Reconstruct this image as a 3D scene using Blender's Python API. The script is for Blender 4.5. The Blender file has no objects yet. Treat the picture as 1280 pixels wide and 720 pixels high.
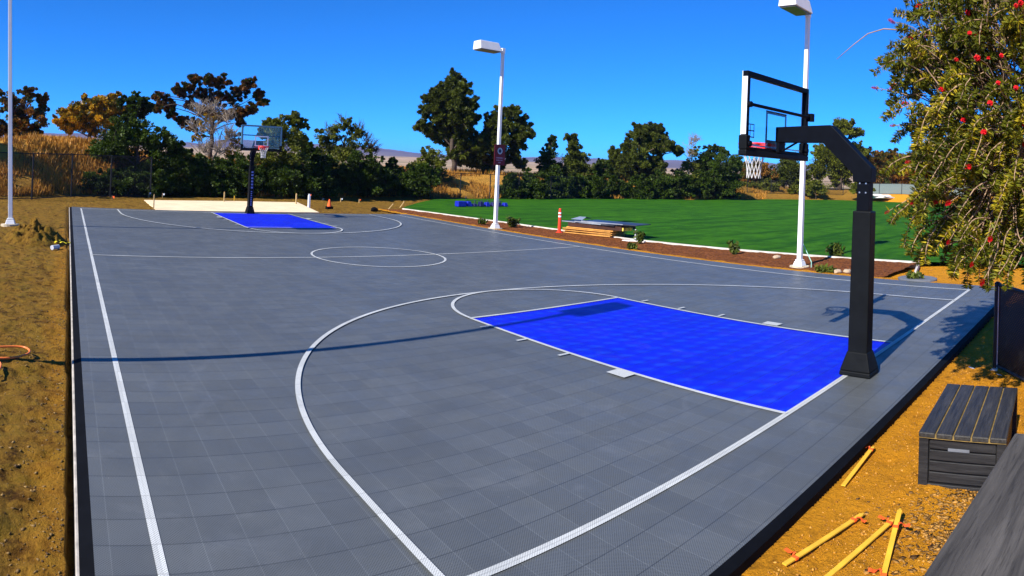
import bpy, math, random
import numpy as np
from mathutils import Vector, Matrix
FT = 0.3048
HAZE = 1.1e-4
rng = np.random.default_rng(11); random.seed(5)
SC = bpy.context.scene; COL = SC.collection
R = math.radians

# ------------------------------------------------------------ viewing geometry (feet; court centre line s=0, near baseline t=0)
CAM = np.array([-27.224, -10.829, 8.329]); YAW, PIT, ROL = 0.67087, 0.011592, 0.0432176
FP = 827.526; V0 = 360 - 157.918
f0 = np.array([math.sin(YAW), math.cos(YAW), 0]); r0 = np.array([math.cos(YAW), -math.sin(YAW), 0]); u0 = np.array([0, 0, 1.])
cF = f0*math.cos(PIT) + u0*math.sin(PIT); cU0 = np.cross(r0, cF)
cR = r0*math.cos(ROL) + cU0*math.sin(ROL); cU = -r0*math.sin(ROL) + cU0*math.cos(ROL)
def ray(u, v):
    a = (u-640)/FP; return cR*math.sin(a) + cF*math.cos(a) + cU*((V0-v)/FP)
def G(u, v, z=0.0):
    d = ray(u, v); return CAM + d*((z-CAM[2])/d[2])
def A(u, v, dist):
    d = ray(u, v); return CAM + d*(dist/math.hypot(d[0], d[1]))
def bearing_u(s, t):
    a = np.arctan2(s-CAM[0], t-CAM[1]) - YAW
    a = (a + np.pi) % (2*np.pi) - np.pi
    return 640 + FP*a

# ------------------------------------------------------------ numpy value noise
_tab = rng.random((64, 64))
def vn(x, y):
    xi = np.floor(x).astype(int); yi = np.floor(y).astype(int); fx = x-xi; fy = y-yi
    fx = fx*fx*(3-2*fx); fy = fy*fy*(3-2*fy)
    a = _tab[xi % 64, yi % 64]; b = _tab[(xi+1) % 64, yi % 64]; c = _tab[xi % 64, (yi+1) % 64]; d = _tab[(xi+1) % 64, (yi+1) % 64]
    return (a*(1-fx)+b*fx)*(1-fy) + (c*(1-fx)+d*fx)*fy - .5
def fbm(x, y, o=4):
    s = 0; a = 1.; 
    for k in range(o):
        s = s + a*vn(x+17.3*k, y+5.1*k); x = x*2.03; y = y*2.03; a *= .5
    return s
def sst(a, b, x):
    k = np.clip((x-a)/(b-a), 0, 1); return k*k*(3-2*k)

# ------------------------------------------------------------ materials
MATS = {}
class NT:
    def __init__(s, name):
        s.m = bpy.data.materials.new(name); s.m.use_nodes = True; s.t = s.m.node_tree; s.b = s.t.nodes['Principled BSDF']; MATS[name] = s.m
    def n(s, typ, **kw):
        nd = s.t.nodes.new(typ)
        for k, v in kw.items():
            if k in nd.inputs.keys() and not hasattr(nd, k): nd.inputs[k].default_value = v
            else:
                try: setattr(nd, k, v)
                except Exception: nd.inputs[k].default_value = v
        return nd
    def l(s, a, b): s.t.links.new(a, b)
    def coord(s, kind='Object'): return s.n('ShaderNodeTexCoord').outputs[kind]
    def noise(s, scale, detail=4, rough=.55, vec=None, dist=0):
        nd = s.n('ShaderNodeTexNoise'); nd.inputs['Scale'].default_value = scale; nd.inputs['Detail'].default_value = detail
        nd.inputs['Roughness'].default_value = rough; nd.inputs['Distortion'].default_value = dist
        s.l(vec if vec is not None else s.coord(), nd.inputs['Vector']); return nd.outputs['Fac']
    def ramp(s, fac, stops):
        nd = s.n('ShaderNodeValToRGB'); cr = nd.color_ramp
        while len(cr.elements) < len(stops): cr.elements.new(.5)
        for e, (p, c) in zip(cr.elements, stops):
            e.position = p; e.color = (c, c, c, 1) if isinstance(c, (int, float)) else (*c, 1)
        s.l(fac, nd.inputs['Fac']); return nd.outputs['Color']
    def mix(s, fac, a, b, mode='MIX'):
        nd = s.n('ShaderNodeMix'); nd.data_type = 'RGBA'; nd.blend_type = mode
        for val, i in ((fac, 0), (a, 6), (b, 7)):
            if isinstance(val, (int, float)): nd.inputs[i].default_value = val if i == 0 else (val, val, val, 1)
            elif isinstance(val, tuple): nd.inputs[i].default_value = (*val, 1)
            else: s.l(val, nd.inputs[i])
        return nd.outputs[2]
    def math(s, op, a, b=0.0, c=None):
        nd = s.n('ShaderNodeMath'); nd.operation = op
        for i, val in enumerate((a, b) if c is None else (a, b, c)):
            if isinstance(val, (int, float)): nd.inputs[i].default_value = val
            else: s.l(val, nd.inputs[i])
        return nd.outputs[0]
    def bump(s, h, strength=.5, dist=.02):
        nd = s.n('ShaderNodeBump'); nd.inputs['Strength'].default_value = strength; nd.inputs['Distance'].default_value = dist
        s.l(h, nd.inputs['Height']); s.l(nd.outputs[0], s.b.inputs['Normal'])
    def base(s, c, rough=.6, spec=.5, metal=0):
        if isinstance(c, tuple): s.b.inputs['Base Color'].default_value = (*c, 1)
        else: s.l(c, s.b.inputs['Base Color'])
        if isinstance(rough, (int, float)): s.b.inputs['Roughness'].default_value = rough
        else: s.l(rough, s.b.inputs['Roughness'])
        s.b.inputs['Specular IOR Level'].default_value = spec; s.b.inputs['Metallic'].default_value = metal
        return s.m
def plain(name, c, rough=.6, spec=.5, metal=0, var=.18, scale=8, bump=.0, bscale=40):
    t = NT(name); f = t.noise(scale, 5)
    lo = tuple(x*(1-var) for x in c); hi = tuple(min(1, x*(1+var)) for x in c)
    t.base(t.ramp(f, [(.3, lo), (.7, hi)]), rough, spec, metal)
    if bump: t.bump(t.noise(bscale, 3), bump, .01)
    return t.m

def tile_mat(name, c_lo, c_hi, rough=.42, seam=(.6, 1.35), spec=.5):
    t = NT(name); co = t.coord(); sep = t.n('ShaderNodeSeparateXYZ'); t.l(co, sep.inputs[0])
    x = t.math('DIVIDE', sep.outputs[0], FT); y = t.math('DIVIDE', sep.outputs[1], FT)
    fx = t.math('FRACT', x); fy = t.math('FRACT', y)
    ex = t.math('LESS_THAN', t.math('ABSOLUTE', t.math('SUBTRACT', fx, .5)), .487)    # 1 inside, 0 at seam along t
    ey = t.math('LESS_THAN', t.math('ABSOLUTE', t.math('SUBTRACT', fy, .5)), .484)
    comb = t.n('ShaderNodeCombineXYZ'); t.l(t.math('FLOOR', x), comb.inputs[0]); t.l(t.math('FLOOR', y), comb.inputs[1])
    wn = t.n('ShaderNodeTexWhiteNoise'); wn.noise_dimensions = '2D'; t.l(comb.outputs[0], wn.inputs['Vector'])
    # open diamond lattice moulded into every tile
    p = t.math('FRACT', t.math('MULTIPLY', t.math('ADD', x, y), 14.)); q = t.math('FRACT', t.math('MULTIPLY', t.math('SUBTRACT', x, y), 14.))
    hole = t.math('MULTIPLY', t.math('GREATER_THAN', p, .42), t.math('GREATER_THAN', q, .42))
    big = t.noise(.35, 6, .6); mid = t.noise(2.2, 5, .65)
    col = t.mix(t.math('ADD', t.math('MULTIPLY', big, .55), t.math('MULTIPLY', mid, .45)), c_lo, c_hi)
    val = t.math('ADD', t.math('MULTIPLY', wn.outputs['Value'], .16), .92)
    val = t.math('MULTIPLY', val, t.math('SUBTRACT', 1.12, t.math('MULTIPLY', hole, .55)))
    col = t.mix(1., col, t.n('ShaderNodeCombineColor').outputs[0], 'MULTIPLY') if False else col
    cc = t.n('ShaderNodeCombineColor')
    for i in range(3): t.l(val, cc.inputs[i])
    col = t.mix(1., col, cc.outputs[0], 'MULTIPLY')
    col = t.mix(ey, t.mix(1., col, (seam[0],)*3, 'MULTIPLY'), col)
    col = t.mix(ex, t.mix(1., col, (seam[1],)*3, 'MULTIPLY'), col)
    if name == 'key_tile':
        tri = t.math('MULTIPLY', t.math('SUBTRACT', 1.0, t.math('ABSOLUTE', t.math('SUBTRACT', t.math('FRACT', t.math('ADD', x, t.math('MULTIPLY', y, .5))), .5))), t.math('SUBTRACT', 1.0, t.math('ABSOLUTE', t.math('SUBTRACT', t.math('FRACT', t.math('ADD', y, .3)), .5))))
        f_ = t.math('MULTIPLY', t.ramp(tri, [(.52, 0), (.85, 1)]), t.ramp(t.noise(1.1, 5), [(.3, .15), (.7, .75)])); col = t.mix(f_, col, (.004, .055, .62))
    # pale dusty scuffs
    dust = t.ramp(t.noise(1.3, 8, .72, dist=1.2), [(.55, 0), (.8, .30 if name != 'key_tile' else .10)])
    col = t.mix(dust, col, (.22, .23, .24)); col = t.mix(t.ramp(t.noise(28, 2, .5), [(.76, 0), (.80, .5 if name == 'court_tile' else .15)]), col, (.40, .40, .40)); col = t.mix(t.ramp(t.noise(.55, 7, .7, dist=.8), [(.40, .28), (.55, 0)]), col, tuple(c*.62 for c in c_lo))
    rr = t.ramp(t.noise(3., 5), [(.3, rough-.05), (.7, rough+.1)])
    t.base(col, rr, spec); t.bump(t.math('MULTIPLY', t.math('MULTIPLY', ex, ey), t.math('SUBTRACT', 1.0, t.math('MULTIPLY', hole, .5))), .25, .002)
    return t.m
M = MATS
tile_mat('court_tile', (.084, .092, .096), (.116, .125, .126), .46, (.55, 1.3), .55)
tile_mat('key_tile', (.0, .0, .55), (.0, .008, .72), .48, (.5, 1.12), .5)
tile_mat('line_tile', (.50, .52, .50), (.60, .61, .59), .5, (.75, .9))
plain('edge_trim', (.003, .0035, .005), .8, .08, var=.3, scale=5)
plain('slab_concrete', (.42, .38, .33), .9, .2, var=.35, scale=6, bump=.3)
plain('pad_concrete', (.78, .62, .40), .95, .1, var=.12, scale=1.2, bump=.3)
plain('curb_concrete', (.58, .54, .47), .9, .2, var=.2, scale=3, bump=.4)
plain('white_paint', (.82, .82, .80), .45, .5, var=.05, scale=4)
plain('lens', (.10, .10, .09), .3, .5)
plain('pole_base_concrete', (.55, .47, .33), .9, .2, var=.2)
plain('pad_vinyl', (.006, .007, .008), .5, .08, var=.25, scale=3, bump=.5, bscale=6)
plain('black_steel', (.003, .004, .007), .5, .06, var=.2)
plain('steel_bolt', (.7, .7, .7), .3, .5, .9)
plain('rim_red', (.90, .025, .002), .4, .5, var=.1)
plain('net_cord', (.55, .55, .53), .8, .2, var=.05)
plain('board_white', (.75, .78, .82), .4, .4, var=.05)
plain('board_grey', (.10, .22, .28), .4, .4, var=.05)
plain('marking_pale', (.16, .20, .42), .6, .3, var=.3, scale=30)
def glass():
    t = NT('backboard_glass'); t.base((.88, .95, 1.), .03, .5); t.b.inputs['Transmission Weight'].default_value = 0
    tr = t.n('ShaderNodeBsdfTransparent'); tr.inputs[0].default_value = (.93, .96, .98, 1)
    gl = t.n('ShaderNodeBsdfGlossy'); gl.inputs['Roughness'].default_value = .04
    df = t.n('ShaderNodeBsdfDiffuse'); df.inputs[0].default_value = (.4, .5, .62, 1)
    fr = t.n('ShaderNodeFresnel'); fr.inputs[0].default_value = 1.45
    m1 = t.n('ShaderNodeMixShader'); m1.inputs[0].default_value = .05; t.l(tr.outputs[0], m1.inputs[1]); t.l(gl.outputs[0], m1.inputs[2])
    m2 = t.n('ShaderNodeMixShader'); t.l(t.ramp(t.noise(1.2, 6, .7, dist=1), [(.35, .003), (.75, .02)]), m2.inputs[0]); t.l(m1.outputs[0], m2.inputs[1]); t.l(df.outputs[0], m2.inputs[2])
    t.l(m2.outputs[0], t.t.nodes['Material Output'].inputs[0])
glass()
def ground_mat():
    t = NT('ground_soil'); at = t.n('ShaderNodeAttribute'); at.attribute_name = 'zone'
    sp = t.n('ShaderNodeSeparateColor'); t.l(at.outputs['Color'], sp.inputs[0])
    orange, dry, far = sp.outputs[0], sp.outputs[1], sp.outputs[2]
    n1 = t.noise(1.1, 8, .68); n2 = t.noise(7, 8, .7); n3 = t.noise(45, 4, .7)
    left = t.mix(n1, (.10, .045, .008), (.34, .18, .025)); left = t.mix(t.ramp(n2, [(.42, 0), (.66, .85)]), left, (.30, .17, .022))
    left = t.mix(t.ramp(t.noise(2.6, 6, .7), [(.48, 0), (.62, .7)]), left, (.20, .13, .016))
    left = t.mix(t.ramp(n2, [(.36, .85), (.48, 0)]), left, (.030, .013, .004)); left = t.mix(t.ramp(t.noise(3.5, 7, .75, dist=.8), [(.30, .8), (.44, 0)]), left, (.045, .020, .005))
    org = t.mix(n1, (.58, .215, .008), (.80, .36, .020)); org = t.mix(t.ramp(n2, [(.55, 0), (.72, .6)]), org, (.30, .13, .010))
    org = t.mix(t.ramp(n3, [(.66, 0), (.78, .35)]), org, (.66, .36, .10)); org = t.mix(t.ramp(t.noise(4.2, 7, .7, dist=.7), [(.34, .6), (.46, 0)]), org, (.20, .085, .008))
    g = t.mix(n2, (.40, .19, .03), (.72, .37, .06)); g = t.mix(t.ramp(n1, [(.45, 0), (.7, .6)]), g, (.16, .12, .03))
    pl = t.mix(t.noise(.004, 6, .6), (.30, .19, .10), (.60, .42, .27)); pl = t.mix(t.ramp(t.noise(.02, 5), [(.45, 0), (.6, .6)]), pl, (.12, .14, .05))
    c = t.mix(orange, left, org); c = t.mix(dry, c, g); c = t.mix(far, c, pl)
    t.base(c, .95, .1)
    h = t.math('ADD', t.math('ADD', t.math('MULTIPLY', n2, 1.), t.math('MULTIPLY', n3, .5)), t.math('MULTIPLY', t.noise(20, 5, .8), .9)); t.bump(h, 1., .07)
ground_mat()
def mulch_mat():
    t = NT('mulch'); n1 = t.noise(2, 8, .7); n2 = t.noise(16, 5, .75)
    c = t.mix(n1, (.13, .035, .010), (.34, .12, .032)); c = t.mix(t.ramp(n2, [(.40, .85), (.52, 0)]), c, (.03, .010, .005))
    c = t.mix(t.ramp(t.noise(22, 3, .7), [(.62, 0), (.72, .7)]), c, (.42, .22, .08)); t.base(c, .95, .1); t.bump(n2, 1., .06)
mulch_mat()
def lawn_mat():
    t = NT('lawn'); co = t.coord(); mp = t.n('ShaderNodeMapping'); t.l(co, mp.inputs[0]); mp.inputs['Rotation'].default_value = (0, 0, R(38)); mp.inputs['Scale'].default_value = (.12, 1., 1.)
    st = t.noise(1.2, 4, .6, vec=mp.outputs[0]); n1 = t.noise(.25, 6, .6); n2 = t.noise(11, 6, .75)
    c = t.mix(n1, (.016, .085, .001), (.055, .185, .003)); c = t.mix(t.ramp(t.noise(.9, 7, .72), [(.40, .6), (.56, 0)]), c, (.004, .045, .001)); c = t.mix(t.ramp(st, [(.38, .8), (.52, 0)]), c, (.005, .050, .001)); c = t.mix(t.ramp(n2, [(.5, 0), (.75, .7)]), c, (.035, .17, .005))
    t.base(c, .9, .1); t.bump(n2, .8, .04)
lawn_mat()
def leaf_mat(name, dark, lightc, trans=.25, alt=None):
    t = NT(name); at = t.n('ShaderNodeAttribute'); at.attribute_name = 'tone'
    sp = t.n('ShaderNodeSeparateColor'); t.l(at.outputs['Color'], sp.inputs[0])
    c = t.mix(sp.outputs[0], dark, lightc)
    if alt: c = t.mix(t.ramp(sp.outputs[1], [(.46, 0), (.60, 1)]), c, alt)
    t.base(c, .55, .25)
    tl = t.n('ShaderNodeBsdfTranslucent'); t.l(c, tl.inputs[0]); mx = t.n('ShaderNodeMixShader'); mx.inputs[0].default_value = trans
    t.l(t.b.outputs[0], mx.inputs[1]); t.l(tl.outputs[0], mx.inputs[2]); t.l(mx.outputs[0], t.t.nodes['Material Output'].inputs[0])
    return t.m
leaf_mat('leaf_dark', (.005, .010, .001), (.070, .118, .006))
leaf_mat('leaf_pine', (.007, .014, .003), (.125, .150, .012))
leaf_mat('leaf_olive', (.014, .022, .003), (.20, .22, .015))
leaf_mat('leaf_yellow', (.20, .12, .006), (.85, .50, .02), alt=(.10, .10, .015))
leaf_mat('leaf_rust', (.03, .016, .005), (.28, .11, .018), alt=(.045, .060, .006))
leaf_mat('leaf_autumn', (.04, .028, .005), (.42, .18, .02), alt=(.05, .07, .012))
leaf_mat('leaf_bottlebrush', (.014, .026, .003), (.20, .205, .010), .3, alt=(.55, .42, .02))
leaf_mat('leaf_weed', (.03, .05, .006), (.12, .15, .015), .3)
leaf_mat('dry_grass', (.14, .07, .012), (.72, .34, .04), .2)
leaf_mat('chip', (.06, .028, .006), (.48, .24, .05), .0)
plain('flower_red', (.75, .010, .018), .7, .2, var=.3, scale=30)
plain('hill_scrub', (.13, .10, .06), .95, .1, var=.5, scale=.004)
plain('bark', (.085, .062, .045), .9, .2, var=.4, scale=10, bump=.8)
plain('bark_pale', (.30, .24, .18), .9, .2, var=.35, scale=10, bump=.5)
plain('twig_grey', (.17, .12, .09), .9, .2, var=.3)
plain('twig_red', (.34, .22, .14), .8, .2, var=.3)
plain('hose_orange', (.85, .20, .035), .4, .5, var=.1)
plain('stake_yellow', (.72, .42, .03), .7, .3, var=.15, scale=6)
plain('stake_wood', (.55, .38, .17), .8, .2, var=.2, scale=6)
plain('flag_orange', (.95, .13, .02), .6, .3, var=.1)
plain('flag_white', (.70, .76, .82), .7, .3, var=.1)
plain('flag_yellow', (.9, .75, .02), .6, .3, var=.1)
plain('post_orange', (.90, .055, .02), .45, .4, var=.06)
plain('reflector', (.85, .85, .8), .4, .4, var=.05)
plain('fence_black', (.010, .010, .011), .5, .4, var=.2)
plain('rock', (.48, .36, .24), .9, .2, var=.3, scale=10, bump=.8)
plain('pipe_grey', (.52, .52, .54), .6, .4, var=.15)
plain('pipe_green', (.30, .55, .45), .5, .4, var=.1)
plain('cover_grey', (.14, .15, .17), .7, .3, var=.2, bump=.4)
plain('sign_red', (.16, .010, .018), .5, .3, var=.1)
plain('sign_pale', (.38, .30, .42), .5, .3, var=.1)
plain('sign_ring', (.36, .48, .56), .5, .3, var=.1)
plain('sign_navy', (.01, .03, .09), .5, .3, var=.1)
plain('blue_vinyl', (.01, .02, .42), .45, .4, var=.25, scale=4)
plain('blue_dark', (.012, .015, .10), .5, .4, var=.4, scale=3)
plain('plywood', (.62, .30, .07), .8, .2, var=.25, scale=4)
plain('plywood_edge', (.40, .18, .045), .85, .2, var=.3, scale=20)
plain('panel_dark', (.035, .037, .045), .35, .5, var=.3, scale=2)
plain('panel_brown', (.05, .018, .010), .6, .3, var=.3, scale=4)
plain('sheet_metal', (.36, .39, .43), .35, .5, .3, var=.2, scale=2)
plain('lumber_yellow', (.85, .60, .10), .7, .3, var=.15)
plain('gravel_white', (.70, .66, .60), .95, .1, var=.25, scale=6, bump=1)
def wood_mat(name, c1, c2, axis=0, bump=.5, rough=.75):
    t = NT(name); co = t.coord(); mp = t.n('ShaderNodeMapping'); t.l(co, mp.inputs[0])
    sc = [14., 14., 14.]; sc[axis] = .9; mp.inputs['Scale'].default_value = sc
    n1 = t.noise(2.2, 8, .65, vec=mp.outputs[0], dist=.6); n2 = t.noise(.9, 5); n3 = t.noise(9, 6, .7, vec=mp.outputs[0], dist=.4)
    c = t.mix(t.ramp(n1, [(.35, 0), (.65, 1)]), c1, c2); c = t.mix(t.ramp(n3, [(.32, .75), (.46, 0)]), c, tuple(x*.35 for x in c1)); c = t.mix(t.ramp(n2, [(.4, 0), (.75, .4)]), c, tuple(x*.5 for x in c1))
    t.base(c, rough, .25); t.bump(t.math('ADD', n1, n3), bump, .006)
wood_mat('rail_wood', (.050, .045, .040), (.125, .112, .098), 0)
wood_mat('box_plastic', (.020, .019, .018), (.060, .055, .048), 0, .35, .5)
wood_mat('box_front', (.010, .010, .011), (.030, .029, .029), 1, .35, .55)
plain('box_groove', (.22, .15, .05), .9, .1, var=.4, scale=12)
def link_mat(name, col, opening, cell=.17):
    t = NT(name); co = t.coord('UV'); sep = t.n('ShaderNodeSeparateXYZ'); t.l(co, sep.inputs[0])
    a = t.math('FRACT', t.math('DIVIDE', t.math('ADD', sep.outputs[0], sep.outputs[1]), cell)); b = t.math('FRACT', t.math('DIVIDE', t.math('SUBTRACT', sep.outputs[0], sep.outputs[1]), cell))
    op = t.math('MULTIPLY', t.math('LESS_THAN', a, opening), t.math('LESS_THAN', b, opening))
    t.base(col, .5, .4); tr = t.n('ShaderNodeBsdfTransparent'); mx = t.n('ShaderNodeMixShader')
    t.l(op, mx.inputs[0]); t.l(t.b.outputs[0], mx.inputs[1]); t.l(tr.outputs[0], mx.inputs[2]); t.l(mx.outputs[0], t.t.nodes['Material Output'].inputs[0])
link_mat('link_black', (.012, .012, .012), .90)
link_mat('screen_black', (.006, .007, .008), .16)
link_mat('screen_grey', (.13, .17, .16), .20, .12)

# ------------------------------------------------------------ mesh helpers (feet in, metres out)
def npmesh(name, V, F, mat, parent=None, smooth=False, loc=None, attr=None, uv=None):
    """V (n,3) feet, F (m,k) same-size faces or list"""
    me = bpy.data.meshes.new(name); V = np.asarray(V, np.float32)*FT
    if isinstance(F, np.ndarray):
        m, k = F.shape
        me.vertices.add(len(V)); me.vertices.foreach_set('co', V.ravel()); me.loops.add(m*k); me.loops.foreach_set('vertex_index', F.ravel().astype(np.int32))
        me.polygons.add(m); me.polygons.foreach_set('loop_start', (np.arange(m)*k).astype(np.int32)); me.update(calc_edges=True)
    else:
        me.from_pydata([tuple(v) for v in V], [], F); me.update()
    if attr is not None:
        a = me.color_attributes.new(name=attr[0], type='FLOAT_COLOR', domain='POINT')
        c = np.ones((len(V), 4), np.float32); c[:, :3] = attr[1]; a.data.foreach_set('color', c.ravel())
    if uv is not None:
        l = me.uv_layers.new(name='UVMap'); idx = np.array([lp.vertex_index for lp in me.loops]); l.data.foreach_set('uv', np.asarray(uv, np.float32)[idx].ravel())
    if smooth: me.polygons.foreach_set('use_smooth', [True]*len(me.polygons))
    me.materials.append(M[mat]); o = bpy.data.objects.new(name, me); COL.objects.link(o)
    if parent is not None: o.parent = parent
    if loc is not None: o.location = Vector([float(x) for x in loc])*FT
    return o
class MB:
    def __init__(s): s.v = []; s.f = []
    def add(s, v, f):
        n = len(s.v); s.v += [tuple(float(c) for c in p) for p in v]; s.f += [tuple(i+n for i in q) for q in f]; return s
    def box(s, x0, x1, y0, y1, z0, z1, top=None):
        a = [(x0, y0, z0), (x1, y0, z0), (x1, y1, z0), (x0, y1, z0)]
        if top: X0, X1, Y0, Y1 = top
        else: X0, X1, Y0, Y1 = x0, x1, y0, y1
        a += [(X0, Y0, z1), (X1, Y0, z1), (X1, Y1, z1), (X0, Y1, z1)]
        return s.add(a, [(3, 2, 1, 0), (4, 5, 6, 7), (0, 1, 5, 4), (1, 2, 6, 5), (2, 3, 7, 6), (3, 0, 4, 7)])
    def beam(s, p, q, w, h, up=(0, 0, 1)):
        p = np.array(p, float); q = np.array(q, float); d = q-p; d /= np.linalg.norm(d); up = np.array(up, float)
        if abs(d@up) > .98: up = np.array([1., 0, 0])
        a = np.cross(d, up); a /= np.linalg.norm(a); b = np.cross(a, d); v = []
        for e in (p, q):
            for sa, sb in ((-1, -1), (1, -1), (1, 1), (-1, 1)): v.append(e + a*sa*w/2 + b*sb*h/2)
        return s.add(v, [(0, 1, 2, 3), (7, 6, 5, 4), (0, 4, 5, 1), (1, 5, 6, 2), (2, 6, 7, 3), (3, 7, 4, 0)])
    def tube(s, pts, rad, n=8, closed=False, caps=True):
        pts = [np.array(p, float) for p in pts]; m = len(pts); rad = [rad]*m if isinstance(rad, (int, float)) else rad
        v = []; f = []; prev = None
        for i, p in enumerate(pts):
            if closed: d = pts[(i+1) % m]-pts[i-1]
            else: d = pts[min(i+1, m-1)]-pts[max(i-1, 0)]
            d = d/(np.linalg.norm(d)+1e-12)
            if prev is None:
                r_ = np.array([0, 0, 1.]) if abs(d[2]) < .9 else np.array([1., 0, 0]); a = np.cross(d, r_)
            else: a = prev - d*(prev@d)
            a /= np.linalg.norm(a)+1e-12; prev = a; b = np.cross(d, a)
            for k in range(n):
                t = 2*math.pi*k/n; v.append(p + (a*math.cos(t)+b*math.sin(t))*rad[i])
        for i in range(m if closed else m-1):
            j = (i+1) % m
            for k in range(n): f.append((i*n+k, i*n+(k+1) % n, j*n+(k+1) % n, j*n+k))
        if not closed and caps: f += [tuple(range(n-1, -1, -1)), tuple((m-1)*n+k for k in range(n))]
        return s.add(v, f)
    def poly(s, pts, z0, z1):
        n = len(pts); v = [(x, y, z0) for x, y in pts]+[(x, y, z1) for x, y in pts]
        return s.add(v, [tuple(range(n-1, -1, -1)), tuple(range(n, 2*n))]+[(i, (i+1) % n, n+(i+1) % n, n+i) for i in range(n)])
    def build(s, name, mat, parent=None, bevel=0, smooth=False, loc=None):
        o = npmesh(name, np.array(s.v), s.f, mat, parent, smooth, loc)
        if bevel:
            b = o.modifiers.new('bevel', 'BEVEL'); b.width = bevel*FT; b.segments = 2; b.limit_method = 'ANGLE'
        return o
def tag(o, label, cat, group=None, kind=None):
    if label: o['label'] = label
    if cat: o['category'] = cat
    if group: o['group'] = group
    if kind: o['kind'] = kind
    return o
def empty(name, loc, label, cat, group=None, rz=0):
    o = bpy.data.objects.new(name, None); COL.objects.link(o); o.location = Vector([float(x) for x in loc])*FT; o.rotation_euler.z = rz; o.empty_display_size = .1
    return tag(o, label, cat, group)
def struct(o, label=None): 
    o['kind'] = 'structure'
    if label: o['label'] = label
    return o
def copy_tree(o, parent=None):
    c = o.copy(); COL.objects.link(c); c.parent = parent
    for ch in [x for x in list(COL.objects) if x.parent == o]: copy_tree(ch, c)
    return c

# ------------------------------------------------------------ terrain
uk = [-4000, -300, 0, 42, 91, 180, 250, 350, 470, 545, 640, 740, 860, 950, 1050, 1130, 1300, 1700, 4000]
Dk = [140, 115, 108, 111, 120, 128, 136, 140, 160, 172, 184, 210, 238, 276, 302, 296, 290, 290, 290]
Hk = [9, 9, 9.5, 10.5, 10.5, 7.5, 7, 6.5, 6, 6.5, 6.0, 6.8, 6, 4.5, 4.5, 4.6, 4.6, 4.6, 5]
def toe(u): return np.interp(u, uk, Dk)
def terr(s, t):
    s = np.asarray(s, float); t = np.asarray(t, float)
    d = np.hypot(s-CAM[0], t-CAM[1]); u = bearing_u(s, t); D = toe(u); H = np.interp(u, uk, Hk)
    z = np.full(s.shape, -.16) - .12*sst(6, -3, t)*1.0
    # ground drops below the court slab and below the lawn
    court = (s > -26.9) & (s < 27.9) & (t > -3.35) & (t < 86.6)
    bumps = fbm(s*.35, t*.35, 3)*.10 + fbm(s*1.5+3, t*1.5, 5)*(.13+.12*sst(-26, -28, s))
    near = sst(-26.75, -27.6, s) + sst(-3.6, -4.3, t) + sst(87, 88, t); near = np.clip(near, 0, 1)
    z = z + bumps*near*sst(30, 22, s)
    z = np.where((s > 27) & (t < 130) & (t > -6), -.45, z)
    z = np.where(court, -.6, z)
    inlawn = sst(34, 38, s)*sst(6, 12, t); z = z - .3*inlawn*(d < D)
    k = d-D
    rise = sst(0, 26, k)
    fall = sst(60, 200, k)
    zb = H*rise*(1-fall) + (-2.)*fall + fbm(s*.06, t*.06, 3)*1.2*rise*(1-fall)
    z = np.where(k > 0, -.3*(1-rise)+zb, z)
    z = z + np.clip(d-1200, 0, 4800)*.0165*(1+.25*vn(s*.0011, t*.0011))
    return z
def build_ground():
    ang = np.concatenate([np.linspace(-180, -58, 40, endpoint=False), np.linspace(-58, 58, 560, endpoint=False), np.linspace(58, 180, 41)])
    rad = np.concatenate([np.linspace(.5, 9, 14, endpoint=False), np.geomspace(9, 140, 330, endpoint=False), np.geomspace(140, 420, 110, endpoint=False), np.geomspace(420, 24000, 50)])
    a = np.radians(ang)+YAW; S = CAM[0]+np.sin(a)[:, None]*rad[None]; T = CAM[1]+np.cos(a)[:, None]*rad[None]
    Z = terr(S, T); V = np.stack([S, T, Z], -1).reshape(-1, 3); na, nr = S.shape
    i, j = np.meshgrid(np.arange(na-1), np.arange(nr-1), indexing='ij'); q = i*nr+j
    F = np.stack([q, q+nr, q+nr+1, q+1], -1).reshape(-1, 4)[:, ::-1]
    d = np.hypot(S-CAM[0], T-CAM[1]); u = bearing_u(S, T)
    org = np.clip(sst(-3.0, -3.6, T)*sst(-23, -19, S) + sst(26, 28, S)*sst(100, 92, T), 0, 1)
    org = np.maximum(org, .55*sst(-1.2, 0, -np.abs(S+27.2)+0)*(T < 60)*.5*(vn(S*.6, T*.6)+.8))
    k = d-toe(u); dry = sst(4, 10, k+fbm(S*.2, T*.2)*5)*(1-.85*sst(860, 940, u)); far = sst(120, 260, k)
    C = np.stack([org, dry, far], -1).reshape(-1, 3)
    struct(npmesh('ground', V, F, 'ground_soil', smooth=True, attr=('zone', C)))
build_ground()

# ------------------------------------------------------------ court
EL, ER, EN, EF = -26.35, 27.65, -3.12, 86.4
b = MB(); b.box(EL-.365, ER+.15, EN-.26, EF+.2, -.9, -.10); struct(b.build('court_slab', 'slab_concrete', bevel=.02))
b = MB(); b.box(EL, ER, EN, EF, -.096, 0); struct(b.build('court_surface', 'court_tile'))
b = MB(); b.add([(EL-.30, EN-.2, -.09), (EL-.30, EF, -.09), (EL-.003, EF, -.004), (EL-.003, EN-.2, -.004)], [(0, 1, 2, 3)][:1])
b.box(EL-.30, ER+.1, EN-.30, EN-.20, -.42, -.045); b.add([(EL, EN-.27, -.043), (ER, EN-.27, -.043), (ER, EN-.003, -.003), (EL, EN-.003, -.003)], [(0, 1, 2, 3)])
struct(b.build('court_edge_trim', 'edge_trim'))
zl = [0.013]
def nz(): zl[0] += .0035; return zl[0]
KW = .2
def flip(pts, far): return [(-x, 84-y) for x, y in pts] if far else pts
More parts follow.
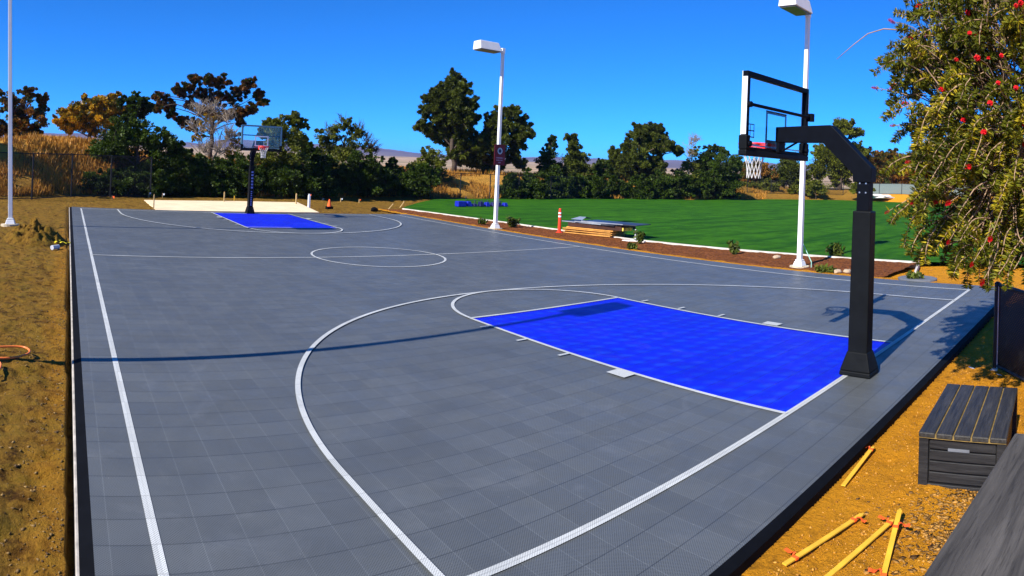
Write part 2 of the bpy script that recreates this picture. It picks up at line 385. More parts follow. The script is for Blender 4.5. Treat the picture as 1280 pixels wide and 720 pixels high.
for far in (0, 1):
    P_ = flip([(-6+KW/2, KW/2), (6-KW/2, KW/2), (6-KW/2, 19-KW/2), (-6+KW/2, 19-KW/2)], far)
    o = npmesh('key_area', [(x, y, .013) for x, y in P_], [(0, 1, 2, 3)], 'key_tile'); struct(o)
LN = MB()
def strip(pts, w=KW):
    z = nz(); pts = [np.array(p, float) for p in pts]; n = len(pts); v = []
    for i, p in enumerate(pts):
        d = pts[min(i+1, n-1)]-pts[max(i-1, 0)]; d /= np.linalg.norm(d); nn = np.array([-d[1], d[0]])
        v += [(*(p-nn*w/2), z), (*(p+nn*w/2), z)]
    LN.add(v, [(2*i, 2*i+2, 2*i+3, 2*i+1) for i in range(n-1)])
strip([(-25, -KW/2), (-25, 84+KW/2)], .22); strip([(25, -KW/2), (25, 84+KW/2)], .22); strip([(-25, 0), (25, 0)], .24); strip([(-25, 84), (25, 84)], .24); strip([(-25, 42), (25, 42)], .2)
strip([(6*math.cos(a), 42+6*math.sin(a)) for a in np.linspace(0, 2*math.pi, 97)])
for far in (0, 1):
    for pts in ([(-6, 0), (-6, 19)], [(6, 0), (6, 19)], [(-6, 19), (6, 19)], [(6*math.cos(a), 19+6*math.sin(a)) for a in np.linspace(0, math.pi, 61)],
                [(-19.75, 0), (-19.75, 5.25)]+[(-19.75*math.cos(a), 5.25+19.75*math.sin(a)) for a in np.linspace(.02, math.pi-.02, 141)]+[(19.75, 5.25), (19.75, 0)]):
        strip(flip(pts, far))
    for sx in (-1, 1):
        strip(flip([(sx*6.1, 7.5), (sx*6.8, 7.5)], far), 1.0)
        for y in (11, 14, 17): strip(flip([(sx*6.1, y), (sx*6.75, y)], far), .17)
struct(LN.build('court_lines', 'line_tile'))

# concrete apron behind the far baseline, curb, mulch bed, lawn
P_ = [G(196, 262), G(180, 249.5), G(300, 251), G(372, 252.5), G(399, 265)]
b = MB(); b.poly([(p[0], p[1]) for p in P_][::-1], -.7, -.05); struct(b.build('concrete_apron', 'pad_concrete'))
curb = [G(504, 261)[:2], G(560, 268.5)[:2], G(620, 276.5)[:2], G(700, 287.5)[:2], G(800, 300.5)[:2], G(900, 310.5)[:2], G(1000, 318.5)[:2], G(1148, 328)[:2]]
curb = [np.array(c) for c in curb]
def bead(pts, w, z0, z1, name, mat, bevel=.03):
    v = []; n = len(pts); f = []
    for i, p in enumerate(pts):
        d = pts[min(i+1, n-1)]-pts[max(i-1, 0)]; d = d/np.linalg.norm(d); nn = np.array([-d[1], d[0]])*w/2
        for q, z in ((p-nn, z0), (p+nn, z0), (p+nn, z1), (p-nn, z1)): v.append((*q, z))
    for i in range(n-1):
        for k in range(4): f.append((4*i+k, 4*i+(k+1) % 4, 4*i+4+(k+1) % 4, 4*i+4+k))
    f += [(3, 2, 1, 0), tuple(4*(n-1)+k for k in range(4))]
    b = MB(); b.add(v, f); return b.build(name, mat, bevel=bevel)
struct(bead(curb, .5, -.6, .10, 'curb', 'curb_concrete'))
struct(bead([curb[-1]+np.array([-.25, -.1]), np.array([33.3, 7.0])], .22, -.5, .06, 'curb', 'curb_concrete'))
def mulch():
    t = np.linspace(0, 1, 400); cs = np.interp(t, np.linspace(0, 1, len(curb)), [c[0] for c in curb]); ct = np.interp(t, np.linspace(0, 1, len(curb)), [c[1] for c in curb])
    k = np.linspace(0, 1, 40); i0 = 29.0+.25*np.sin(ct*.9)+.3*vn(ct*.5, ct*0)
    S = i0[:, None]+(cs-i0)[:, None]*k; T = ct[:, None]+0*k; Z = -.14+fbm(S*1.2, T*1.2, 4)*.12+.10*k[None]
    Z = np.where(k[None] < .03, -.5, Z)
    V = np.stack([S, T, Z], -1).reshape(-1, 3); n, m = S.shape; i, j = np.meshgrid(np.arange(n-1), np.arange(m-1), indexing='ij'); q = i*m+j
    struct(npmesh('mulch_bed', V, np.stack([q, q+m, q+m+1, q+1], -1).reshape(-1, 4), 'mulch', smooth=True))
    # sandy verge between court and mulch
    ct = np.linspace(-3, 100, 300); k = np.linspace(0, 1, 10); S = 27.8+1.6*k[None]+0*ct[:, None]; T = ct[:, None]+0*k; Z = -.12+fbm(S*1.5, T*1.5)*.08
    V = np.stack([S, T, Z], -1).reshape(-1, 3); n, m = S.shape; i, j = np.meshgrid(np.arange(n-1), np.arange(m-1), indexing='ij'); q = i*m+j
    C = np.zeros((len(V), 3)); C[:, 0] = .8
    struct(npmesh('sand_verge', V, np.stack([q, q+m, q+m+1, q+1], -1).reshape(-1, 4), 'ground_soil', smooth=True, attr=('zone', C)))
mulch()
def lawn():
    us = np.linspace(508, 1500, 240); out = []
    cu = np.array([bearing_u(c[0], c[1]) for c in curb]); cd = np.array([math.hypot(c[0]-CAM[0], c[1]-CAM[1]) for c in curb])
    fu = [508, 545, 640, 740, 885, 960, 1050, 1130, 1500]; fd = [cd[0]+2, 164, 186, 212, 238, 276, 302, 298, 290]
    S = []; T = []
    for u in us:
        d0 = np.interp(u, cu, cd)+.3; d1 = np.interp(u, fu, fd)+3
        a = (u-640)/FP+YAW; dd = np.geomspace(d0, d1, 90); S.append(CAM[0]+np.sin(a)*dd); T.append(CAM[1]+np.cos(a)*dd)
    S = np.array(S); T = np.array(T); Z = fbm(S*.03, T*.03, 2)*.15+.03+fbm(S*2, T*2, 2)*.04
    V = np.stack([S, T, Z], -1).reshape(-1, 3); n, m = S.shape; i, j = np.meshgrid(np.arange(n-1), np.arange(m-1), indexing='ij'); q = i*m+j
    struct(npmesh('lawn', V, np.stack([q, q+m, q+m+1, q+1], -1).reshape(-1, 4)[:, ::-1], 'lawn', smooth=True))
lawn()
# distant ridge
def ridge():
    a = np.radians(np.linspace(-75, 75, 400))+YAW; V = []
    pr_ = 330+fbm(np.degrees(a)*.12, a*0+2, 5)*140
    for k, (d, h) in enumerate(((9500, -.02), (11500, .45), (14500, 1.), (17500, .5), (20000, -.05))):
        n = fbm(np.degrees(a)*.5+k*3, a*0+k, 4)*40*(0 < k < 4)
        V.append(np.stack([CAM[0]+np.sin(a)*d, CAM[1]+np.cos(a)*d, pr_*h+n*1.], -1))
    V = np.array(V); n, m = V.shape[:2]; i, j = np.meshgrid(np.arange(n-1), np.arange(m-1), indexing='ij'); q = i*m+j
    C = np.zeros((n*m, 3)); C[:, 2] = 1
    struct(npmesh('hills', V.reshape(-1, 3), np.stack([q, q+m, q+m+1, q+1], -1).reshape(-1, 4), 'hill_scrub', smooth=True, attr=('zone', C)))
ridge()

# ------------------------------------------------------------ leaf clouds
def quads(P_, size, aspect=1.6, up=.0, dirs=None):
    n = len(P_); d = rng.normal(size=(n, 3)) if dirs is None else dirs+rng.normal(size=(n, 3))*.45; d[:, 2] += up; d /= np.linalg.norm(d, axis=1)[:, None]+1e-9
    e = np.cross(d, rng.normal(size=(n, 3))); e /= np.linalg.norm(e, axis=1)[:, None]+1e-9
    s = (size*(.6+.8*rng.random(n)))[:, None] if np.isscalar(size) else size[:, None]
    L = d*s*.5*aspect; W = e*s*.5
    V = np.stack([P_-L, P_+W*.9, P_+L, P_-W*.9], 1).reshape(-1, 3); return V, np.arange(4*n).reshape(-1, 4)
def crown_points(lobes, per=150, sub=.34, k_sub=9, flat=.9):
    sub = sub*1.25; k_sub = k_sub*1.9
    """lobes: list of (centre(3), radius). returns leaf points and tones"""
    P_ = []; Tn = []; Dr = []
    for c, r in lobes:
        ns = max(5, int(k_sub*max(1., (r/2.2))**1.3)); dv = rng.normal(size=(ns, 3)); dv /= np.linalg.norm(dv, axis=1)[:, None]
        rad = r*(.15+.92*rng.random(ns)**.7); sc = c+dv*rad[:, None]*np.array([1, 1, flat]); tone = rng.random(ns); alt = rng.random(ns)
        for i in range(ns):
            m = int(per*(.6+.8*rng.random())); rs = r*sub*(.6+.7*rng.random()); w = rng.normal(size=(m, 3)); w /= np.linalg.norm(w, axis=1)[:, None]; q = w*(rng.random(m)**.45)[:, None]*rs
            q[:, 2] *= .75; P_.append(sc[i]+q); Tn.append(np.stack([np.clip(tone[i]*.7+rng.random(m)*.4, 0, 1), np.clip(alt[i]*.6+rng.random(m)*.4, 0, 1), np.zeros(m)], -1)); Dr.append(dv[i]*.8+w*.6)
    return np.concatenate(P_), np.concatenate(Tn), np.concatenate(Dr)
def limb(mb, p, q, r0_, r1_, sag=.1, n=5, sides=6):
    p = np.array(p, float); q = np.array(q, float); L = np.linalg.norm(q-p); off = rng.normal(size=3)*L*.06; pts = []
    for i in range(n+1):
        t = i/n; pts.append(p+(q-p)*t+off*math.sin(math.pi*t)+np.array([0, 0, -sag*L*math.sin(math.pi*t)]))
    mb.tube(pts, [r0_+(r1_-r0_)*i/n for i in range(n+1)], sides, caps=False)
def tree(name, label, cat, px, dist, mat, base_u=None, leaf=.55, per=60, bark='bark', trunk_r=.55, sub=.34, aspect=1.6, k_sub=9, group=None, depth=.55, twigs=0, base_h=None, twig_px=None):
    """px: lobes (u, v, r) as seen, set at DIST feet with real depth"""
    lob = []; extra = []
    for u, v, r in px:
        rw = r*1.12/FP*dist; dd = (rng.random()-.5)*2*depth*rw*1.6; c = A(u, v, dist+dd); lob.append((c, rw))
        for _ in range(4):
            dv = rng.normal(size=3); dv[2] = dv[2]*.8+.25; dv /= np.linalg.norm(dv); extra.append((c+dv*rw*(.95+.35*rng.random()), rw*(.22+.2*rng.random())))
    bu = base_u if base_u is not None else sum(p[0]*p[2] for p in px)/sum(p[2] for p in px)
    g = A(bu, 240, dist); z = float(terr(g[0], g[1])) if base_h is None else base_h
    org = np.array([g[0], g[1], z-.15]); root = empty(name, org, label, cat, group)
    lob = [(c-org, r) for c, r in lob]
    P_, Tn, Dr = crown_points(lob, int(per*1.8), sub, k_sub)
    ex_ = [(c-org, r) for c, r in extra]; P2, T2, D2 = crown_points(ex_, int(per*1.1), sub, 4); P_ = np.concatenate([P_, P2]); Tn = np.concatenate([Tn, T2]); Dr = np.concatenate([Dr, D2])
    keep = P_[:, 2] > .1; P_, Tn, Dr = P_[keep], Tn[keep], Dr[keep]
    V, F = quads(P_, leaf*.64, aspect, dirs=Dr)
    npmesh('crown', V, F, mat, root, attr=('tone', np.repeat(Tn, 4, 0)))
    ztop = max(c[2] for c, r in lob); cx = sum(c[0]*r for c, r in lob)/sum(r for c, r in lob); cy = sum(c[1]*r for c, r in lob)/sum(r for c, r in lob)
    mb = MB(); H = ztop*.85; n = 7; tp = [np.array([cx*(i/n)**1.3+(rng.random()-.5)*.06*H*(0 < i < n), cy*(i/n)**1.3, H*i/n]) for i in range(n+1)]; mb.tube(tp, [trunk_r*(1.15-.85*i/n) for i in range(n+1)], 8)
    for c, r in lob:
        h = min(max(.15, (c[2]-r*.9)/max(H, .1)*.8), .93); fi = h*n; i0 = min(int(fi), n-1); p = tp[i0]+(tp[i0+1]-tp[i0])*(fi-i0)
        limb(mb, p, c, trunk_r*.45*(1-h*.5), trunk_r*.12, -.05)
        for k in range(3): limb(mb, c, c+rng.normal(size=3)*r*.5, trunk_r*.12, .03, 0, 3, 4)
    tl_ = [(A(u, v, dist+(rng.random()-.5)*r/FP*dist)-org, r/FP*dist) for u, v, r in twig_px] if twig_px else lob
    for k in range(twigs):
        c, r = tl_[k % len(tl_)]; d = rng.normal(size=3); d[2] = abs(d[2])+.5; d /= np.linalg.norm(d); p = c+rng.normal(size=3)*r*.2; q = p+d*r*(1.1+.5*rng.random()); limb(mb, p, q, .09, .03, 0, 4, 4)
        for j in range(4):
            t = .3+.15*j; p2 = p+(q-p)*t; limb(mb, p2, p2+(d+rng.normal(size=3)*.7)*r*.35, .05, .02, 0, 3, 3)
    mb.build('trunk', bark, root, smooth=True)
    return root
T_ = 'trees of the tree line'
tree('oak_tree', 'olive oak on the bank just outside the left edge of the picture', 'tree', [(-70, 120, 26), (-100, 150, 30), (-60, 165, 20), (-95, 190, 26), (-130, 140, 24)], 128, 'leaf_olive', -95, .6, 50, k_sub=7, group=T_)
tree('pine_tree', 'tall dark pine with narrow top, left of the lamp post bearing the sign', 'tree', [(568,103,10),(554,112,8),(581,111,8),(545,127,12),(565,124,13),(585,129,10),(532,138,8),(555,144,15),(575,147,15),(590,148,8),(529,158,8),(545,163,12),(562,168,14),(580,170,12),(597,182,10),(575,190,13)], 205, 'leaf_pine', 566, .62, 75, trunk_r=.8, k_sub=13, sub=.22, aspect=3.4, group=T_)
tree('pine_tree', 'spreading dark pine directly behind the lamp post bearing the sign', 'tree', [(641,140,8),(626,146,11),(651,152,9),(614,160,12),(635,162,13),(653,169,8),(663,168,4),(645,180,11),(620,182,14),(604,180,10),(640,196,8),(596,196,12),(612,206,14),(650,203,6)], 210, 'leaf_pine', 612, .62, 75, trunk_r=.8, k_sub=13, sub=.22, aspect=3.4, group=T_)
tree('cypress_tree', 'slim pointed dark conifer right of the lamp post with the sign', 'tree', [(691,174,4),(689,182,6),(686,193,8),(682,205,10),(688,218,14),(680,230,14)], 218, 'leaf_dark', 687, .55, 70, group=T_)
tree('conifer_tree', 'round-topped conifer standing beside the slim pointed dark conifer', 'tree', [(715,174,7),(714,186,9),(722,194,8),(716,204,14),(727,212,12),(706,216,14),(718,228,18)], 222, 'leaf_pine', 716, .55, 70, group=T_)
tree('pine_tree', 'big leaning pine beyond the lawn, behind the stacked panels', 'tree', [(797,160,5),(812,164,9),(824,162,5),(800,175,11),(820,180,13),(839,183,8),(847,189,5),(785,186,9),(769,192,7),(775,205,13),(795,205,17),(818,205,13),(760,216,13),(750,229,13),(780,228,18),(805,230,18),(826,225,12)], 246, 'leaf_pine', 800, .65, 75, trunk_r=.9, k_sub=13, sub=.22, aspect=3.4, group=T_)
tree('autumn_tree', 'rust and green leaning tree at the left edge behind the left lamp post', 'tree', [(8,125,11),(33,120,10),(50,124,8),(20,142,15),(44,148,11),(3,160,12),(28,163,13),(53,137,6),(-20,140,16),(-25,165,16),(46,170,7),(3,185,12),(22,192,9),(2,208,9)], 168, 'leaf_autumn', 15, .6, 60, k_sub=7, group=T_)
tree('yellow_tree', 'rounded golden yellow tree on the dry grass bank', 'tree', [(84,148,12),(100,136,12),(120,129,12),(140,131,12),(156,140,10),(73,151,6),(100,150,14),(130,150,16),(85,160,8),(115,163,8)], 190, 'leaf_yellow', 110, .62, 75, group=T_)
tree('dark_tree', 'dark green treetop showing between the yellow tree and the rust pine', 'tree', [(165,124,8),(178,128,8),(151,129,5),(186,138,9),(168,142,12)], 178, 'leaf_dark', 168, .6, 60, group=T_)
tree('rust_pine', 'tall ragged rust-brown pine reaching above the far hoop', 'tree', [(243,99,7),(262,101,7),(276,104,8),(234,110,6),(227,117,5),(221,111,4),(311,105,7),(300,115,8),(322,118,6),(330,128,5),(315,136,7),(289,126,10),(270,122,10),(250,119,9),(240,132,7),(205,124,7),(196,121,5),(213,134,6),(295,141,8),(280,146,7),(200,136,5),(300,153,5),(256,140,8),(216,142,6),(228,150,7),(240,156,7),(305,140,6),(270,146,7)], 165, 'leaf_rust', 262, .5, 50, trunk_r=.6, k_sub=9, sub=.27, aspect=2.6, group=T_, depth=.8)
tree('bushy_tree', 'large dense dark green tree at the far left corner of the court', 'tree', [(150,166,18),(138,182,20),(175,166,17),(200,180,17),(220,188,12),(130,202,18),(165,206,22),(195,212,20),(218,212,14),(145,230,18),(175,234,18),(205,234,14),(120,222,11)], 137, 'leaf_dark', 170, .5, 75, k_sub=9, group=T_)
tree('bare_tree', 'bare grey twiggy tree with few yellow leaves, left of the far hoop', 'tree', [(289,172,9),(285,195,9),(296,186,10),(262,150,9),(250,168,8)], 148, 'leaf_yellow', 262, .36, 22, 'bark_pale', .28, twigs=230, k_sub=6, group=T_, twig_px=[(250,142,12),(268,140,13),(284,150,12),(245,165,14),(265,165,15),(285,172,12),(255,190,13),(275,190,14),(262,212,12)])
tree('green_tree', 'mid green tree directly behind the far backboard', 'tree', [(345,156,12),(331,166,8),(367,151,9),(378,156,6),(355,175,16),(376,176,9),(340,196,18),(365,200,16),(322,215,14),(376,222,14),(345,226,16)], 150, 'leaf_olive', 350, .5, 70, group=T_)
tree('willow_tree', 'thin olive tree with sparse twiggy top, right of the far hoop', 'tree', [(405,171,9),(420,163,9),(436,159,8),(450,167,7),(415,186,13),(440,186,13),(461,188,7),(399,196,10),(425,206,16),(455,211,12),(405,221,14),(440,228,16),(466,226,10)], 168, 'leaf_olive', 428, .45, 42, twigs=90, group=T_, twig_px=[(430,155,10),(448,165,10),(463,185,10),(470,190,7),(412,168,9),(458,178,9)])
tree('small_conifer', 'small conical dark conifer in the gap before the distant hills', 'tree', [(491,202,4),(490,210,7),(488,222,11),(486,235,12)], 172, 'leaf_dark', 488, .5, 70, group=T_)
tree('olive_tree', 'yellowish green bushy tree at the left foot of the tall pine', 'tree', [(535,192,8),(546,204,12),(527,214,12),(540,227,14),(514,229,9)], 186, 'leaf_olive', 538, .5, 60, group=T_)
tree('shrubby_tree', 'open greyish tree with bare twigs, right of the leaning pine', 'tree', [(862,206,10),(858,224,12),(868,190,6),(846,222,8)], 252, 'leaf_olive', 862, .55, 35, 'bark_pale', .3, twigs=60, group=T_, twig_px=[(864,182,9),(869,176,7),(862,195,8)])
tree('bushy_tree', 'dark round tree at the right end of the lawn tree line', 'tree', [(885,196,9),(880,210,12),(900,191,9),(905,208,15),(890,230,17),(917,206,9),(912,228,14)], 256, 'leaf_dark', 898, .6, 75, group=T_)
tree('autumn_tree', 'low orange-brown tree seen below the near net', 'tree', [(936,214,9),(950,211,11),(926,222,7),(942,226,10),(962,218,8)], 312, 'leaf_autumn', 942, .7, 60, group=T_)
tree('conifer_tree', 'dark broad conifer seen under the near backboard', 'tree', [(985,200,9),(990,212,14),(976,222,11),(1000,224,11)], 318, 'leaf_pine', 987, .7, 60, group=T_)
tree('oak_tree', 'tall olive oak behind the angled arm of the near hoop', 'tree', [(1055,160,11),(1069,166,8),(1040,175,10),(1036,199,16),(1060,204,18),(1050,222,11),(1028,190,9),(1023,214,9),(1072,188,10)], 330, 'leaf_olive', 1050, .8, 75, trunk_r=1., group=T_)
tree('oak_tree', 'bronze and green tree between the hoop post and the bottlebrush', 'tree', [(1093,202,12),(1113,199,12),(1133,206,12),(1105,218,14),(1150,202,16),(1130,220,12)], 345, 'leaf_autumn', 1112, .8, 75, group=T_)
tree('oak_tree', 'olive tree hidden mostly behind the red-flowered bottlebrush', 'tree', [(1180,190,16),(1210,180,20),(1240,195,20),(1200,210,18),(1270,190,22),(1300,200,22)], 350, 'leaf_olive', 1220, .9, 60, group=T_)
tree('green_tree', 'dense green tree below the bare grey tree, left of the far hoop', 'tree', [(225,200,12),(243,208,13),(262,214,13),(283,212,12),(300,205,12),(236,220,13),(290,222,13)], 146, 'leaf_dark', 262, .5, 60, group=T_)
tree('green_tree', 'dark green tree joining the backboard tree and the willow-like tree', 'tree', [(385,190,12),(396,205,13),(388,218,13),(410,212,12),(380,205,12)], 158, 'leaf_dark', 392, .5, 60, group=T_)
tree('green_tree', 'dark leafy tree under the right side of the willow-like tree', 'tree', [(450,205,13),(468,208,11),(440,218,13),(460,222,13),(478,218,9)], 162, 'leaf_dark', 458, .5, 60, group=T_)
tree('green_tree', 'dark green tree filling the gap between the two slim conifers and the leaning pine', 'tree', [(742,222,10),(752,212,10),(738,232,10),(757,228,12)], 236, 'leaf_dark', 748, .6, 60, group=T_)
# understory shrubs at the foot of the tree line
us = [118,140,163,187,210,232,256,280,304,328,352,378,402,428,452,476,502,528,640,664,690,716,742,768,794,822,850,876,902]
ordw = ['first','second','third','fourth','fifth','sixth','seventh','eighth','ninth','tenth','eleventh','twelfth','thirteenth','fourteenth','fifteenth','sixteenth','seventeenth','eighteenth']
nl = 0; nr_ = 0
for u in us:
    D = float(toe(u))+3+4*rng.random(); hv = (212 if 225 < u < 540 else 221)+9*rng.random() if u < 600 else 220+8*rng.random()
    k = 150/D
    px = [(u-6, hv+9, 11*k+2), (u+8, hv+7, 11*k+2), (u+1, hv-1, 9*k+1), (u-5, hv+22, 13*k+2), (u+6, hv+20, 13*k+2)]
    if u < 600: lab = 'dark shrub under the trees behind the far baseline, %s from the left' % ordw[nl]; nl += 1
    else: lab = 'dark shrub along the far edge of the lawn, %s from the left' % ordw[nr_]; nr_ += 1
    tree('shrub', lab, 'shrub', px, D, 'leaf_dark', u, .45 if u < 600 else .6, 60, trunk_r=.18, group='shrubs at the foot of the tree line')
for u, lab in ((935, 'low shrub on the bank just left of the near net'), (1000, 'low shrub on the bank right of the lamp post'), (1075, 'low shrub on the bank hidden partly by the near hoop post'), (960, 'low green shrub on the bank under the near backboard'), (1020, 'low green shrub on the bank left of the hoop post')):
    tree('shrub', lab, 'shrub', [(u-8, 236, 7), (u+6, 235, 8), (u, 231, 6)], 300, 'leaf_olive', u, .6, 50, trunk_r=.2, group='shrubs on the far bank')

# dry grass on the bank
def grass(name, label, n, ulo, uhi, kmin, kmax, h, w, mat, wgt=None):
    u = ulo+(uhi-ulo)*rng.random(n); k = kmin+(kmax-kmin)*rng.random(n)**1.2; d = toe(u)+k; a = (u-640)/FP+YAW
    s = CAM[0]+np.sin(a)*d; t = CAM[1]+np.cos(a)*d; keep = fbm(s*.12, t*.12, 3) > -.22; s, t = s[keep], t[keep]; n = len(s)
    z = terr(s, t); hh = h*(.5+.8*rng.random(n)); an = rng.random(n)*2*np.pi; ww = w*(.6+.8*rng.random(n)); ln = rng.normal(size=(n, 2))*.28*hh[:, None]
    P0 = np.stack([s, t, z-.1], -1); e = np.stack([np.cos(an), np.sin(an), 0*an], -1)*ww[:, None]/2; tip = P0+np.stack([ln[:, 0], ln[:, 1], hh], -1)
    V = np.stack([P0-e, P0+e, tip+e*.15, tip-e*.15], 1).reshape(-1, 3); tone = np.repeat(np.stack([rng.random(n)*.5+.5*(fbm(s*.3, t*.3)+.5).clip(0, 1), rng.random(n), 0*s], -1), 4, 0)
    return tag(npmesh(name, V, np.arange(4*n).reshape(-1, 4), mat, attr=('tone', tone)), label, 'grass', kind='stuff')
grass('dry_grass', 'golden dry grass covering the bank below the trees', 60000, -120, 960, 3, 52, 1.25, .26, 'dry_grass')
# bare wire fence at the toe of the bank
def fence_run(pts, H, label, mesh, name='chain_link_fence', post=.16, top=True, z0=None, group=None):
    c = np.array([pts[0][0], pts[0][1], 0.]); zz = [float(terr(p[0], p[1])) if z0 is None else z0 for p in pts]; c[2] = zz[0]
    root = empty(name, c, label, 'fence', group); V = []; F = []; UV = []; acc = 0
    for i, p in enumerate(pts):
        if i: acc += math.hypot(p[0]-pts[i-1][0], p[1]-pts[i-1][1])
        q = np.array([p[0], p[1], zz[i]])-c; V += [tuple(q+[0, 0, .05]), tuple(q+[0, 0, H-.05])]; UV += [(acc, 0), (acc, H)]
        mb = MB(); mb.tube([q-[0, 0, .4], q+[0, 0, H]], post/2, 8); mb.tube([q+[0, 0, H], q+[0, 0, H+.1]], [post*.62, post*.2], 8); mb.build('post', 'fence_black', root, smooth=False)
    F = [(2*i, 2*i+2, 2*i+3, 2*i+1) for i in range(len(pts)-1)]
    npmesh('mesh_panel', V, F, mesh, root, uv=UV)
    mb = MB(); mb.tube([np.array(V[2*i+1]) for i in range(len(pts))], post*.3, 6); mb.tube([np.array(V[2*i])+[0, 0, .1] for i in range(len(pts))], post*.25, 6); mb.build('rail', 'fence_black', root)
    return root
def polar(u, d): a = (u-640)/FP+YAW; return (CAM[0]+math.sin(a)*d, CAM[1]+math.cos(a)*d)
fence_run([polar(u, float(toe(u))-1) for u in (-110, -60, -8, 42, 91, 140, 190)], 7.7, 'tall black wire fence below the golden bank at the left edge', 'link_black', post=.3)
fence_run([polar(u, float(toe(u))+1) for u in (540, 577, 614, 650, 690, 730)], 7., 'black wire fence at the foot of the bank behind the blue equipment', 'link_black', post=.3)
fence_run([polar(u, float(toe(u))+14) for u in (905, 935, 965, 995, 1025, 1055)], 6., 'dark wire fence on the bank seen below the near backboard', 'link_black', post=.3)
fence_run([polar(u, float(toe(u))+17) for u in (1072, 1100, 1128, 1156, 1184, 1212)], 5., 'screened grey-green fence at the right end of the lawn', 'screen_grey', post=.3)
# pale gravel heap and stones on right bank
def lump(name, c, rx, ry, rz, mat, seed=0, n=10, parent=None, rough=.25):
    v = []; f = []; m = n*2
    for i in range(n+1):
        th = math.pi*i/n
        for j in range(m):
            ph = 2*math.pi*j/m; w = 1+rough*2*float(vn(np.array(2.1*math.cos(ph)*math.sin(th)+seed*3.7+5), np.array(2.1*math.sin(ph)*math.sin(th)+2*math.cos(th)+seed+5)))
            v.append((rx*w*math.sin(th)*math.cos(ph), ry*w*math.sin(th)*math.sin(ph), rz*w*math.cos(th)))
    for i in range(n):
        for j in range(m): f.append((i*m+j, (i+1)*m+j, (i+1)*m+(j+1) % m, i*m+(j+1) % m))
    b = MB(); b.add(v, f); return b.build(name, mat, parent, smooth=True, loc=c)
p = polar(1105, 312); tag(lump('gravel_heap', (p[0], p[1], float(terr(*p))-.3), 17, 6, 1.0, 'gravel_white', 3, rough=.5), 'long low heap of white gravel below the grey-green screened fence', 'gravel heap')

# ------------------------------------------------------------ lamp posts
def lamp_post(loc, side, label):
    """head reaches toward side (+1/-1 along s)"""
    root = empty('lamp_post', loc, label, 'lamp post', 'tall white lamp posts round the court')
    b = MB(); n = 20; b.poly([(1.05*math.cos(2*math.pi*i/n)*(1+.05*math.sin(3*i)), .95*math.sin(2*math.pi*i/n)) for i in range(n)], -.4, .10); b.build('footing', 'pole_base_concrete', root)
    b = MB(); b.box(-.55, .55, -.5, .5, .1, .55, (-.42, .42, -.38, .38)); b.box(-.36, .36, -.34, .34, .55, .72); b.build('base_cover', 'white_paint', root, bevel=.05)
    b = MB(); b.box(-.23, .23, -.23, .23, .72, 25.0, (-.19, .19, -.19, .19)); b.build('pole', 'white_paint', root, bevel=.03)
    b = MB(); b.box(min(0, side*.9), max(0, side*.9), -.14, .14, 25.02, 25.34); b.box(-.24, .24, -.24, .24, 24.7, 25.45); b.build('arm', 'white_paint', root, bevel=.02)
    x0, x1 = side*.85, side*4.5; b = MB(); b.box(min(x0, x1), max(x0, x1), -.95, .95, 24.75, 25.9, (min(x0, x1)+.5*(side > 0), max(x0, x1)-.5*(side < 0), -.80, .80)); h = b.build('lamp_head', 'white_paint', root, bevel=.05)
    b = MB(); b.box(min(x0, x1)+.14, max(x0, x1)-.14, -.82, .82, 24.64, 24.745); b.build('lens', 'lens', h)
    b = MB()
    b.box(-.246, -.232, -.1, .1, 1.4, 2.2); b.build('hand_hole', 'white_paint', root)
    return root
lpl = lamp_post((-33.15, 61.0, -.1), 1, 'white lamp post standing on bare dirt at the left edge of the picture')
lpl.rotation_euler = (R(-1.9), R(-2.5), 0); lpl.scale.z = 1.04
lp1 = lamp_post((29.2, 63.4, -.12), -1, 'white lamp post with a dark red sign, on the mulch strip')
lamp_post((31.3, 18.2, -.12), -1, 'white lamp post rising behind the near backboard')
lamp_post((-33.3, 14.9, -.1), 1, 'white lamp post just outside the left edge, casting the long shadow across the court')
# sign on lamp post
d_ = CAM[:2]-np.array([29.2, 63.4]); d_ /= np.linalg.norm(d_); ang = math.atan2(d_[1], d_[0])
sg = A(624.5, 193.5, 92.2); sr = empty('sign', (29.2, 63.4-.30, sg[2]), 'dark red notice sign with a pale ring emblem, fixed to the lamp post', 'sign', rz=.06)
b = MB(); b.box(-.98, .98, -.03, .03, -1.45, 1.45); b.build('sign_plate', 'sign_red', sr, bevel=.01)
def ringm(r0_, r1_, y, n=28, sx=1.): 
    b = MB(); v = []; 
    for i in range(n):
        a = 2*math.pi*i/n; v += [(r0_*math.cos(a)*sx, y, r0_*math.sin(a)), (r1_*math.cos(a)*sx, y, r1_*math.sin(a))]
    b.add(v, [(2*i, 2*i+1, (2*i+3) % (2*n), (2*i+2) % (2*n)) for i in range(n)]); return b
b = ringm(.27, .46, -.036, sx=1.); b.v = [(x, y, z+.55) for x, y, z in b.v]; b.build('emblem_ring', 'sign_ring', sr)
b = MB(); b.add([(.26*math.cos(2*math.pi*i/20)*1., -.036, .55+.26*math.sin(2*math.pi*i/20)) for i in range(20)], [tuple(range(20))]); b.build('emblem_centre', 'sign_navy', sr)
for zc, wd, seed in ((-.42, 1.4, 1), (-.75, 1.2, 2), (-1.08, .5, 3)):
    b = MB(); x = -wd/2; random.seed(seed)
    while x < wd/2-.05:
        w = random.choice([.05, .07, .09]); b.add([(x, -.036, zc-.08), (x+w, -.036, zc-.08), (x+w, -.036, zc+.08), (x, -.036, zc+.08)], [(0, 1, 2, 3)]); x += w+random.choice([.03, .03, .07])
    b.build('text_line', 'sign_pale', sr)


